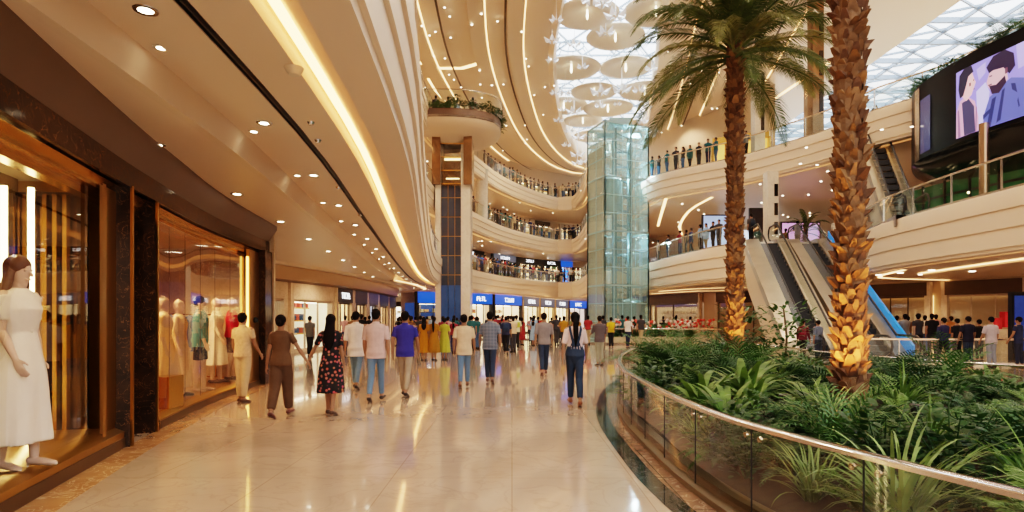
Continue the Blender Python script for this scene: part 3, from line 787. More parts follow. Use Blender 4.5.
# piers
for lb, (x0, y0), (x1, y1) in (('black veined marble pier right of the mannequin window', (-5.02, 7.33), (-4.74, 7.47)), ('black veined marble pier left of the clothes window', (-5.34, 8.27), (-4.99, 8.42))):
    t = thing('marble_pier', lb, 'pier', (x1, y1, 0))
    dx, dy = x1-x0, y1-y0; bx_, by_ = x1*.055, y1*.055
    m = MB(); m.prism([(x0, y0), (x1, y1), (x1+bx_, y1+by_), (x0+bx_, y0+by_)], 0, 3.24); part('shaft', m, M_emp, t, 0)
    m = MB(); m.box((x1+.005, y1+.01, 1.62), (.03, .03, 3.24)); part('edge_trim', m, M_golddull, t)
    m = MB(); m.box(((x0+x1)/2, (y0+y1)/2-.01, .16), (abs(dx)+.02, .05, .32), rz=math.atan2(dy, dx)); part('base_block', m, M_emp, t, 0)
# gap between the piers
# display window two
t = thing('display_window', 'wide clothes shop window glowing orange beyond the black piers', 'shop window', (sf(11)[0], 11, 0))
b = MB(); b.sweep(seg(8.6, 14.4, 0, 14), [(0, 0), (0, .14), (-.08, .18), (-3.0, .18)]); part('plinth', b, M_golddull, t)
b = MB(); b.sweep(seg(8.6, 14.4, 0, 14), [(.012, 0), (.012, .12)]); part('base_skirting', b, M_darkbronze, t)
b = MB(); b.sweep(seg(8.6, 13.7, 0, 14), [(-.12, .18), (-.12, 3.05)]); part('glass_pane', b, glassm((1.0, .86, .66), ior=1.3), t)
proto = None
for D in (9.4, 10.2, 11.0, 11.8, 12.7):
    p = sf(D, -.12); m = MB(); m.box((0, 0, 1.6), (.006, .008, 2.85))
    if proto is None: proto = lpart('glass_joint', m, M_darkbronze, t); proto.location = (p.x-t.location.x, p.y-t.location.y, 0)
    else: o = proto.copy(); C.objects.link(o); o.location = (p.x-t.location.x, p.y-t.location.y, 0)
# entry: gold LED strip, gold door with black knob, black pier, stone edge
p = sf(13.65, -.05); m = MB(); m.box((p.x, p.y, 1.6), (.04, .04, 2.8)); solo('light_tube', m, glow((1, .50, .10), 6), 'golden vertical light strip at far edge of the clothes window', 'light tube', (p.x, p.y, 0))
p0, p1 = sf(13.7, -.06), sf(14.45, -.06)
t = thing('door', 'plain gold door panel with black round knob beside black pier', 'door', (p1.x, p1.y, 0)); del t['category']; t['category'] = 'door'
m = MB(); m.beam((p0.x, p0.y, 1.6), (p1.x, p1.y, 1.6), .07, 3.15); part('door_leaf', m, M_golddull, t)
pm = p0.lerp(p1, .55); m = MB(); m.ball((pm.x+.06, pm.y-.03, 1.55), .07, 12); part('knob', m, M_black, t)
p0, p1 = sf(14.45, 0), sf(15.05, 0)
t = thing('marble_pier', 'black veined marble pier at the far end of clothes shop', 'pier', (p1.x, p1.y, 0))
m = MB(); m.beam((p0.x, p0.y, 1.62), (p1.x, p1.y, 1.62), .25, 3.24); part('shaft', m, M_emp, t, 0)
m = MB(); m.box((p1.x+.08, p1.y+.1, 1.95), (.14, .1, 3.9)); part('edge_trim', m, M_beigem, t)

# mannequins in the windows
def mann(label, x, y, z, p, yaw, vox=.008, col=(.62, .45, .36)):
    p = dict(p); p['skinmat'] = mat(col, .42, var=.03, name='mannequin_shell')
    r, J = person(label, (x, y, z), p, yaw, vox, 'mannequin', 'mannequin'); return r, J
Mw = mat((.80, .74, .66), .7, var=.04, scale=10, bump=.2, name='white_cloth')
brownhair = mat((.10, .04, .018), .4, var=.3, scale=40, name='brown_hair')
r, J = mann('mannequin in long white dress with brown wavy hair in gold window', -4.42, 5.38, .25,
    dict(H=1.86, fem=True, hair='wavy', wear='dress', top=Mw, hairmat=brownhair, legs=[(7, 4), (-5, 4)], arms=[(-2, 5, 12), (2, 7, 26)], sleeve=.7, heels=True, shoe=(.75, .68, .58), skirt=dict(z0=1.10, z1=.20, r0=.135, r1=.27, fold=.10)), -90, .007)
k = J['k']
m = MB()
for s in (-1, 1): m.ball((s*.030*k, .074*k, (1.485+.225*.50-J['low'])*k), (.012*k, .006*k, .005*k), 10)
lpart('eye', m, M_black, r)
for s in (-1, 1): pass
m = MB()
for s in (-1, 1): m.shell([(s*.016*k, .083*k, (1.485+.225*.585-J['low'])*k), (s*.032*k, .076*k, (1.485+.225*.60-J['low'])*k), (s*.044*k, .066*k, (1.485+.225*.58-J['low'])*k)], [.0035*k]*3, n=6)
lpart('eyebrow', m, brownhair, r)
m = MB(); m.shell([(-.020*k, .077*k, (1.485+.225*.19-J['low'])*k), (0, .087*k, (1.485+.225*.19-J['low'])*k), (.020*k, .077*k, (1.485+.225*.19-J['low'])*k)], [.004*k, .0075*k, .004*k], n=8, ref=(0, 0, 1))
lpart('lips', m, mat((.45, .10, .08), .4, name='lips'), r)
m = MB(); m.shell([(-.12*k, 0, (1.105-J['low'])*k), (0, .105*k, (1.105-J['low'])*k), (.12*k, 0, (1.105-J['low'])*k)], [.014*k]*3, n=8, ref=(0, 0, 1)); m.shell([(-.12*k, 0, (1.105-J['low'])*k), (0, -.105*k, (1.105-J['low'])*k), (.12*k, 0, (1.105-J['low'])*k)], [.014*k]*3, n=8, ref=(0, 0, 1))
lpart('belt', m, Mw, r)
champ = mat((.74, .52, .30), .6, var=.06, scale=8, name='champagne_cloth')
mann('mannequin in long pale amber gown nearest the black pier', -5.75, 9.9, .18, dict(H=1.74, fem=True, hair='bald', wear='dress', top=champ, arms=[(3, 10, 10), (3, 10, 10)], sleeve=1.2, skirt=dict(z0=1.1, z1=.12, r1=.34)), -70, .012)
mann('mannequin in long beige gown with a flared hem', -6.05, 10.9, .18, dict(H=1.72, fem=True, hair='bald', wear='dress', top=cl((.62, .46, .28)), arms=[(3, 8, 10), (3, 10, 10)], sleeve=1.2, skirt=dict(z0=1.1, z1=.15, r1=.26)), -80, .012)
mann('mannequin in teal denim jacket and dark shorts in clothes window', -6.05, 11.65, .18, dict(H=1.80, hair='short', top=(.10, .27, .30), bottom=(.03, .03, .05), leglen=.05, sleeve=1.7, loose=.03, hem=.80, collar=True, barefoot=True, col=0), -75, .011)
mann('mannequin in long white coat dress in the clothes window', -6.5, 13.2, .18, dict(H=1.82, fem=True, hair='bald', wear='dress', top=Mw, sleeve=1.7, arms=[(3, 10, 12), (8, 10, 20)], skirt=dict(z0=1.1, z1=.35, r1=.25)), -80, .012)
mann('mannequin in crimson jacket and brown shorts in clothes window', -6.3, 13.5, .22, dict(H=1.80, hair='bald', top=(.55, .02, .06), bottom=(.10, .03, .02), leglen=.05, sleeve=1.7, loose=.02, arms=[(10, 12, 20), (4, 12, 12)]), -70, .011)
# plinth box and clothes rail with garments
m = MB(); m.box((-5.55, 9.55, .43), (.42, .42, .5)); solo('display_cube', m, M_gold, 'small gold display cube at near end of clothes window', 'display cube', (-5.55, 9.55, .18))
def rack(x, y, z, L, rz, cols, label, glabel):
    t = thing('clothes_rail', label, 'clothes rail', (x, y, z), rz)
    m = MB(); m.beam((-L/2, 0, 1.5), (L/2, 0, 1.5), .03, .03); lpart('rail', m, M_gold, t)
    for s in (-1, 1):
        m = MB(); m.beam((s*L/2, 0, 0), (s*L/2, 0, 1.5), .03, .03); m.box((s*L/2, 0, .01), (.05, .5, .02)); lpart('upright', m, M_gold, t)
    n = len(cols); proto = None
    for i, c in enumerate(cols):
        u = -L/2+.1+(L-.2)*i/(n-1); hgt = R.uniform(.6, .95)
        m = MB(); m.shell([(0, 0, 1.46-hgt), (0, 0, 1.2), (0, 0, 1.42), (0, 0, 1.47)], [(.2, .03), (.19, .03), (.21, .03), (.05, .02)], ref=(0, 1, 0), n=10)
        o = solo('hanging_garment', m, cl(c), glabel, 'garment', smooth=60)
        o.location = Vector((x, y, z))+Matrix.Rotation(rz, 3, 'Z') @ Vector((u, 0, 0)); o.rotation_euler = (0, 0, rz)
rack(-7.0, 11.2, .18, 1.6, 1.2, [(.08, .12, .3), (.7, .7, .68), (.3, .2, .4), (.65, .3, .15), (.7, .62, .5), (.1, .1, .12)], 'gold clothes rail behind mannequins in near clothes window', 'garment hanging on gold rail nearer the gown mannequins')
rack(-7.3, 13.6, .18, 1.6, 1.3, [(.6, .15, .1), (.72, .66, .55), (.15, .2, .35), (.5, .3, .1), (.75, .7, .6)], 'gold clothes rail at far end of clothes window', 'garment hanging on gold rail behind crimson jacket mannequin')
for i, (D, o_, w) in enumerate(((9.3, -2.95, 1.1), (11.2, -2.95, 1.3), (13.2, -2.95, 1.2))):
    p = sf(D, o_+.25); t = thing('wall_shelf', ['lit wall shelf unit nearest end of clothes shop back wall', 'middle lit wall shelf unit on clothes shop back wall', 'farthest lit wall shelf unit on clothes shop back wall'][i], 'shelf', (p.x, p.y, .18))
    m = MB(); m.box((p.x-.16, p.y, 1.5), (.02, w, 2.5)); part('back_panel', m, mat((.80, .50, .30), .5, name='lit_panel', emit=(1, .5, .25), es=.9), t)
    for z in (.7, 1.2, 1.7, 2.2):
        m = MB(); m.box((p.x, p.y, z), (.3, w, .04)); part('shelf_board', m, M_gold, t)

# ------------------------------------------------------------------ generic shop front along a wall
def letters(n, h):
    """n block letter shapes, irregular like a far-off sign"""
    m = MB(); x = 0; seq = R.sample(range(7), 7)*3
    for i in range(n):
        k = seq[i]; w = h*.62; t = h*.17
        def B(cx, cz, sx, sz): m.box((x+cx*w, 0, cz*h), (sx, .03, sz))
        if k in (0, 1, 3, 4): B(.1, .5, t, h)
        if k in (0, 2, 5): B(.5, .92, w, t)
        if k in (0, 1, 4): B(.5, .5, w*.8, t)
        if k in (1, 3, 5): B(.5, .08, w, t)
        if k in (4, 6): B(.9, .5, t, h)
        if k in (2, 6): B(.5, .5, t, h)
        x += w*1.35
    return m, x-w*.35
def shopfront(a, c, z0, h, label, sign=None, sl='', ncol=3, interior=(.9, .72, .5), es=1.2, frame=M_darkbronze, sign_h=.75, depth=1.6, letter=glow((.95, .97, 1), 2.6), nlet=6, goods=True):
    a, c = Vector((a[0], a[1])), Vector((c[0], c[1])); W_ = (c-a).length; ang = math.atan2(c.y-a.y, c.x-a.x)
    t = thing('shop_front', label, 'shop', (a.x, a.y, z0), ang)
    # local frame: x along wall, -y towards the viewer side
    sgn = 1
    m = MB(); m.box((.12, 0, h/2), (.3, .3, h)); lpart('pier', m, M_beigem if frame is not M_black else frame, t); m = MB(); m.box((W_-.12, 0, h/2), (.3, .3, h)); lpart('pier', m, M_beigem if frame is not M_black else frame, t)
    m = MB(); m.box((W_/2, -.05, h-sign_h/2), (W_-.3, .22, sign_h)); lpart('sign_band', m, sign if sign is not None else frame, t)
    if nlet:
        L, lw = letters(nlet, sign_h*.42); k = min(1, (W_-.8)/lw)
        L.v = [(v[0]*k+W_/2-lw*k/2, v[1]-.18, v[2]+h-sign_h*.72) for v in L.v]; lpart('lettering', L, letter, t)
    m = MB(); hh = h-sign_h; m.box((W_/2, .05, hh/2), (W_-.4, .015, hh)); lpart('glass', m, glassm((.95, .96, .95), ior=1.35), t)
    m = MB()
    for i in range(ncol+1): m.box((.25+(W_-.5)*i/ncol, .03, hh/2), (.05, .08, hh))
    m.box((W_/2, .03, hh-.05), (W_-.4, .1, .1)); m.box((W_/2, .03, .08), (W_-.4, .12, .16)); lpart('frame', m, frame, t)
    bk = mat(interior, .6, var=.35, scale=1.1, name='shop_interior_glow', emit=interior, es=es*1.5)  # shop lighting is put into the wall colour as emission
    m = MB(); m.box((W_/2, depth, hh/2), (W_, .05, hh)); m.box((0, depth/2, hh/2), (.05, depth, hh)); m.box((W_, depth/2, hh/2), (.05, depth, hh)); m.box((W_/2, depth/2, hh), (W_, depth, .05)); lpart('glowing_interior_wall', m, bk, t)
    m = MB()
    for j in range(3): m.box((W_/2, depth-.25, .8+j*.65), (W_*.82, .35, .05))
    if goods: lpart('shelving', m, M_gold, t)
    m = MB(); m.box((W_/2, depth*.5, hh-.07), (W_*.8, .25, .05)); lpart('ceiling_lamp', m, glow((1, .85, .62), 10), t)
    # goods: coloured shapes on the shelves
    if not goods: return t
    gm = MB(); g2 = MB()
    for j in range(3):
        x = W_*.12
        while x < W_*.88:
            w = R.uniform(.15, .4); (gm if R.random() < .5 else g2).box((x, depth-.3, .8+j*.65+.17), (w, .2, R.uniform(.2, .38))); x += w+R.uniform(.1, .35)
    a1 = lpart('goods', gm, cl(R.choice([(.5, .1, .08), (.1, .2, .4), (.6, .5, .3), (.08, .08, .1), (.2, .35, .2)])), t); a1['kind'] = 'stuff'
    a2 = lpart('goods', g2, cl(R.choice([(.7, .6, .5), (.3, .12, .08), (.05, .1, .2), (.65, .4, .15)])), t); a2['kind'] = 'stuff'
    return t
def along(curve, d0, d1):
    out = []; acc = 0; r = []
    for want in (d0, d1):
        acc = 0
        for i in range(len(curve)-1):
            L = (curve[i+1]-curve[i]).length
            if acc+L >= want or i == len(curve)-2: r.append(curve[i]+(curve[i+1]-curve[i])*min(1, (want-acc)/L)); break
            acc += L
    return r
BLUE = mat((.01, .05, .25), .3, name='blue_sign', emit=(.01, .12, .8), es=.7)
WHS = mat((.10, .10, .11), .4, name='dim_sign', emit=(.4, .5, .7), es=.15)
DRK = M_black
# left corridor
sl = [
 (7.3, 10.6, 'stone fronted shop just past the clothes shop with small sign', M_beigem, (.30, .2, .12), .3, M_beigem, 2),
 (10.9, 15.3, 'bright white lit boutique in the left corridor', M_beigem, (.80, .70, .50), .75, M_beigem, 0),
 (15.6, 18.2, 'warm lit gift shop in the left corridor', DRK, (.80, .58, .32), 1.3, M_darkbronze, 5),
 (18.4, 21.2, 'dark framed shop midway along the left corridor', DRK, (.55, .38, .22), .8, M_darkbronze, 0),
 (21.4, 24.3, 'blue lit shop along the left corridor', M_darkbronze, (.35, .42, .55), 1.0, M_darkbronze, 0),
 (24.5, 28.2, 'amber lit shop near the far end of left corridor', DRK, (.75, .5, .28), 1.1, M_darkbronze, 0),
 (28.4, 31.8, 'last shop along the left corridor before it bends', DRK, (.7, .5, .3), 1.1, M_darkbronze, 0)]
for d0, d1, lb, sg, it, es, fr, nl in sl:
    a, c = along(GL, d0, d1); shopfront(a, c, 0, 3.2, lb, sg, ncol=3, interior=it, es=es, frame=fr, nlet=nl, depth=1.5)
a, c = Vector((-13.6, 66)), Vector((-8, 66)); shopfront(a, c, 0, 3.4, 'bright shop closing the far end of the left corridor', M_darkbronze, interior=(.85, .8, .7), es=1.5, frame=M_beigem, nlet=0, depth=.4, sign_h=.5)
b = MB(); b.sweep(GL, [(.35, 3.9), (.33, 3.3), (.0, 3.18), (-.3, 3.18)]); struct('trim_10', b, mat((.30, .21, .14), .4, name='bronze_bulkhead'))
# far ground shops
sl = [
 (.1, 4.9, 'dark blue shop front left of the marble lift column', BLUE, (.02, .06, .2), .5, M_black, 3),
 (5.2, 8.6, 'dark blue signed shop just right of the lift column', BLUE, (.5, .35, .22), .9, M_black, 4),
 (8.8, 15.0, 'ground floor shop with long bright blue sign', BLUE, (.8, .62, .42), 1.2, M_black, 6),
 (15.3, 20.6, 'ground floor shop with pale sign, right of blue signed shop', WHS, (.85, .68, .45), 1.3, M_darkbronze, 7),
 (20.9, 26, 'ground floor shop with white sign and amber interior', WHS, (.9, .66, .36), 1.4, M_darkbronze, 6),
 (26.3, 31, 'ground floor shop with bright shelves near the glass lift', WHS, (.85, .7, .5), 1.4, M_darkbronze, 6),
 (31.3, 36, 'ground floor shop with deep blue sign near glass lift', BLUE, (.5, .42, .4), 1.0, M_black, 5)]
for d0, d1, lb, sg, it, es, fr, nl in sl:
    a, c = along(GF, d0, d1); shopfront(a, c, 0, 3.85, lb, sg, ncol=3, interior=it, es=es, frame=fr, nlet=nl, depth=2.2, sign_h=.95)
# first gallery shops on the far side
BWs = offs(BW, .35)
def bw_at(px, D):   # nearest station of the back wall under this direction
    acc = 0; best = None
    for i in range(len(BW)-1):
        acc += (BW[i+1]-BW[i]).length
        q = BW[i+1]; e_ = abs(512+F*q.x/max(q.y, 1)-px)
        if q.y > 40 and (best is None or e_ < best[0]): best = (e_, acc)
    return best[1]
sl = [(452, 483, 'red and dark shop on the first gallery beside the lift column', DRK, (.4, .16, .1), .7, M_black, 3),
 (484, 513, 'first gallery shop with bright white sign and dark window', WHS, (.16, .2, .3), .8, M_black, 7),
 (514, 534, 'first gallery shop with small white sign and cream interior', DRK, (.85, .62, .38), 1.3, M_black, 6),
 (535, 553, 'first gallery shop with thin sign and cream windows', DRK, (.85, .66, .42), 1.3, M_black, 6),
 (554, 563, 'narrow first gallery shop glowing bright blue', BLUE, (.02, .2, .8), 2.0, M_black, 0),
 (564, 580, 'rightmost first gallery shop with warm cream interior', M_beigem, (.9, .68, .45), 1.3, M_darkbronze, 0)]
for x0, x1, lb, sg, it, es, fr, nl in sl:
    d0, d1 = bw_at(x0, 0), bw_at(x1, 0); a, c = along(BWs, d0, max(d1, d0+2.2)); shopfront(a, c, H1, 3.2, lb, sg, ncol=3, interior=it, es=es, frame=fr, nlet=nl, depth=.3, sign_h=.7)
# upper galleries: plain lit recesses and dark doors
for z, nm in ((H2, 'second'), (H3, 'third')):
    sp_ = [(470, 488), (492, 508), (512, 528), (532, 548), (552, 562), (566, 580)]
    for i, (x0, x1) in enumerate(sp_):
        d0, d1 = bw_at(x0, 0), bw_at(x1, 0); a, c = along(BWs, d0, max(d1, d0+2.0))
        dark = i in (1, 3) if z == H2 else i in (4,)
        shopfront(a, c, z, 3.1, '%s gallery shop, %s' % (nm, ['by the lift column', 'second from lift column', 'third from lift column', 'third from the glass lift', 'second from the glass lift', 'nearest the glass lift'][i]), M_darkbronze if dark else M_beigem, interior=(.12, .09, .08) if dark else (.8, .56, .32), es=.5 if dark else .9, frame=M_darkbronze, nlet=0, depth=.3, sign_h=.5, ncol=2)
# right ground shops
sl = [((11.6, 58.7), (15.6, 48.9), 'dim timber fronted restaurant behind the near palm', M_darkbronze, (.22, .14, .09), .35, M_darkbronze, 0),
 ((16.3, 47.4), (21.2, 38.0), 'amber lit restaurant behind the foot of the escalators', M_darkbronze, (.40, .22, .12), .6, M_darkbronze, 0),
 ((21.9, 36.5), (23.6, 33.6), 'gold glazed shop front right of the escalators', M_darkbronze, (.70, .45, .2), .9, M_darkbronze, 0),
 ((23.9, 33.1), (25.8, 29.9), 'stone piered shop front at right, ground floor', M_darkbronze, (.68, .48, .28), .8, M_beigem, 0),
 ((26.0, 29.4), (27.9, 20.5), 'wide cream shop window with red display at far right', M_darkbronze, (.85, .66, .46), 1.0, M_darkbronze, 0)]
for a, c, lb, sg, it, es, fr, nl in sl:
    a, c = Vector(a), Vector(c); n_ = Vector(((c-a).y, -(c-a).x)).normalized()*.15
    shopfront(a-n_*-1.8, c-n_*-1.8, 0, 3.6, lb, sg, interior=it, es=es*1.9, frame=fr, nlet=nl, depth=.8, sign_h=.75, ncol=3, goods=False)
# red goods shelf and blue advert stand at right
t = thing('display_stand', 'display stand with red boxes in the right shop window', 'display stand', (22.6, 27.2, 0))
m = MB(); m.box((22.6, 27.2, .55), (1.8, .5, 1.1)); part('counter', m, M_beigem, t)
m = MB()
for i in range(4): m.box((21.95+i*.42, 27.2, 1.35+.18*(i % 2)), (.3, .3, .5+.2*(i % 2)))
o = part('red_boxes', m, cl((.6, .04, .05)), t); o['kind'] = 'stuff'
t = thing('advert_stand', 'tall dark blue lit advert stand at the right edge', 'advert stand', (19.6, 22.9, 0))
m = MB(); m.box((19.6, 22.9, 1.3), (1.2, .18, 2.6)); part('casing', m, M_black, t)
m = MB(); m.box((19.6, 22.8, 1.4), (1.0, .03, 2.1)); part('screen', m, mat((.03, .06, .25), .2, var=.6, scale=2, name='advert_screen', emit=(.03, .06, .25), es=.5), t)
# ------------------------------------------------------------------ lift column with planted terrace
t = thing('lift_column', 'marble column with dark blue glass lift shaft, left of centre', 'lift column', (-3.95, 41, 0))
def pbox(nm, c, d, m_, rz=0, label=None): b = MB(); b.box(c, d, rz); return part(nm, b, m_, t, label=label)
pbox('marble_post', (-4.95, 41.2, 6.6), (.36, 2.2, 13.2), M_lobby); pbox('marble_post', (-3.1, 41.2, 6.6), (.62, 2.2, 13.2), M_lobby)
pbox('shaft_glass', (-4.1, 40.45, 5.25), (1.4, .08, 10.5), mat((.035, .05, .085), .12, var=.5, scale=.7, name='blue_glass', spec=.8), label='dark blue glass shaft face')
pbox('shaft_back', (-4.1, 41.9, 6), (1.4, .1, 12), M_black)
pbox('lit_panel', (-4.1, 40.38, 1.9), (1.36, .05, 3.8), mat((.04, .10, .25), .2, var=.5, scale=1.2, name='blue_panel', emit=(.04, .12, .4), es=.06), label='deep blue panel at the foot')
b = MB()
for i in range(8): b.box((-4.1, 40.40, 1.3*i+.6), (1.4, .05, .035))
for s in (-.68, -.2, .25, .68): b.box((-4.1+s, 40.38, 5.25), (.03, .05, 10.5))
part('shaft_mullion', b, M_golddull, t)
m_br = mat((.30, .19, .11), .15, metal=.9, var=.4, scale=1.5, name='bronze_mirror')
for s in (-5.05, -2.95): pbox('bronze_cladding', (s, 41.1, 12.4), (.55, 2.4, 3.8), m_br)
pbox('upper_glass', (-4.0, 40.3, 12.4), (1.6, .06, 3.8), glassm((.8, .75, .65), ior=1.5))
b = MB()
for i in range(5): b.box((-4.0, 40.25, 10.6+i*.9), (1.7, .08, .06))
part('upper_mullion', b, M_gold, t)
b = MB(); b.box((-4.0, 41.2, 11.4), (1.3, 1.4, 2.2)); part('lift_car', b, mat((.35, .25, .15), .2, metal=.7, var=.5, scale=3, name='lift_car'), t)
b = MB(); b.box((-4.0, 40.48, 12.3), (1.1, .05, .12)); b.box((-4.0, 40.48, 11.0), (.9, .05, .07)); part('lift_lamp', b, glow((1, .8, .5), 6), t)
# terrace
TP = smoothc([(-7.6, 38.6), (-5.5, 38.0), (-3, 38.1), (-1.2, 39.2), (-.75, 41.2), (-1.2, 43.4), (-3, 45), (-7.6, 46)], .7)
t = thing('terrace', 'round ended planted terrace projecting on top of the lift column', 'terrace', (-4, 41, 14.2))
b = MB(); b.prism([tuple(p) for p in TP], 14.35, 14.5); part('terrace_floor', b, M_tan, t)
b = MB(); b.sweep(TP[::-1], [(0, 14.35), (0, 14.9), (.22, 14.95), (.25, 14.4)]); part('planter_box', b, mat((.16, .10, .07), .5, var=.3, scale=3, name='brown_planter'), t, label='brown planter trough around the terrace')
cx, cy = -4.0, 41.3; rings = []
for k, z in ((1.0, 14.4), (.97, 14.15), (.86, 13.9), (.62, 13.75), (.36, 13.6), (.30, 13.3)):
    rings.append([((p.x-cx)*k+cx, (p.y-cy)*k+cy, z) for p in TP])
b = MB(); n = len(TP); vs = [v for r_ in rings for v in r_]; b.add(vs, [(i*n+k, i*n+k+1, (i+1)*n+k+1, (i+1)*n+k) for i in range(5) for k in range(n-1)]); part('underside', b, M_fascia, t, 70)
b = MB(); b.sweep(TP[::-1], [(-.12, 14.9), (-.12, 16.0)]); part('glass_rail', b, M_rail, t)
b = MB(); b.tube([(p.x, p.y, 16.05) for p in offs(TP[::-1], -.12)], .035, 6); part('handrail', b, M_steelwarm, t)

# ------------------------------------------------------------------ glass lift tower
A, Bc, Cc = Vector((5.55, 44.0)), Vector((6.43, 41.5)), Vector((9.78, 43.0)); Dc = A+(Cc-Bc)
t = thing('glass_lift', 'tall teal glass lift tower in the middle of the atrium', 'glass lift', (Bc.x, Bc.y, 0))
TG = glassm((.74, .93, .95), refl=.95, ior=1.5, milky=.20, mcol=(.55, .90, .96))
TG2 = glassm((.82, .95, .96), refl=.9, ior=1.45, milky=.12, mcol=(.55, .88, .95))
ZT = 15.3
def face(nm, p, q, z0, z1, m_, off=0, lab=None):
    b = MB(); b.add([(p.x, p.y, z0), (q.x, q.y, z0), (q.x, q.y, z1), (p.x, p.y, z1)], [(0, 1, 2, 3)]); return part(nm, b, m_, t, label=lab)
face('glass_face', Bc, Cc, 0, ZT, TG); face('glass_face', A, Bc, 0, ZT, TG2); face('glass_face', Cc, Dc, 0, ZT, TG2); face('glass_face', Dc, A, 0, ZT, TG2)
b = MB(); b.add([(p.x, p.y, ZT) for p in (A, Bc, Cc, Dc)], [(0, 1, 2, 3)]); part('glass_roof', b, TG2, t)
b = MB(); u = (Bc-A).normalized()
b.beam((A.x+.12, A.y+.1, 6.9), (Bc.x-u.x*.5+.12, Bc.y-u.y*.5+.1, 6.9), .12, 13.4); part('marble_face', b, mat((.62, .56, .47), .25, var=.08, scale=.8, name='pale_stone'), t)
M_tealfr = mat((.40, .60, .64), .35, metal=.3, var=.1, name='teal_frame')
nf = 7; b = MB()
for p, q, n_ in ((Bc, Cc, 5), (A, Bc, 2), (Cc, Dc, 3), (Dc, A, 4)):
    for i in range(n_+1): w = p.lerp(q, i/n_); b.box((w.x, w.y, ZT/2), (.07, .07, ZT) if i in (0, n_) else (.035, .035, ZT))
part('vertical_frame', b, M_tealfr, t)
b = MB()
for k in range(13):
    z = .1+k*(ZT-.15)/12
    for p, q in ((Bc, Cc), (A, Bc), (Cc, Dc), (Dc, A)): b.beam((p.x, p.y, z), (q.x, q.y, z), .04, .05 if k % 3 else .12)
part('horizontal_frame', b, M_tealfr, t)
ctr = (Bc+Dc)/2
b = MB()
for s in (-.55, .55):
    for s2 in (-.6, .6): b.box((ctr.x+s+.3, ctr.y+s2, ZT/2), (.14, .14, ZT-.2))
for k in range(14): b.box((ctr.x+.3, ctr.y+.6, .8+k*1.08), (1.2, .1, .12)); b.beam((ctr.x-.25, ctr.y-.6, .8+k*1.08), (ctr.x+.85, ctr.y-.6, .3+k*1.08), .07, .07)
part('inner_mast', b, mat((.12, .22, .25), .35, metal=.5, name='inner_frame'), t)
b = MB(); b.lathe([(0, 0), (.85, 0), (.95, .15), (.95, 2.3), (.8, 2.5), (.3, 2.75), (0, 2.8)], (ctr.x-.6, ctr.y, 9.2), 18); part('lift_car', b, mat((.35, .5, .52), .2, metal=.3, var=.2, name='lift_cabin'), t)
b = MB(); b.lathe([(0, 0), (.85, 0), (.95, .15), (.95, 2.3), (.8, 2.5), (0, 2.8)], (ctr.x+1.0, ctr.y, .3), 18); part('lift_car', b, mat((.35, .5, .52), .2, metal=.3, var=.2, name='lift_cabin'), t)
b = MB(); b.box((ctr.x+.1, ctr.y, ZT+.35), (1.6, 1.4, .5)); b.box((ctr.x+.1, ctr.y, ZT-.5), (3.2, .25, .3)); part('winch_housing', b, M_tealfr, t)

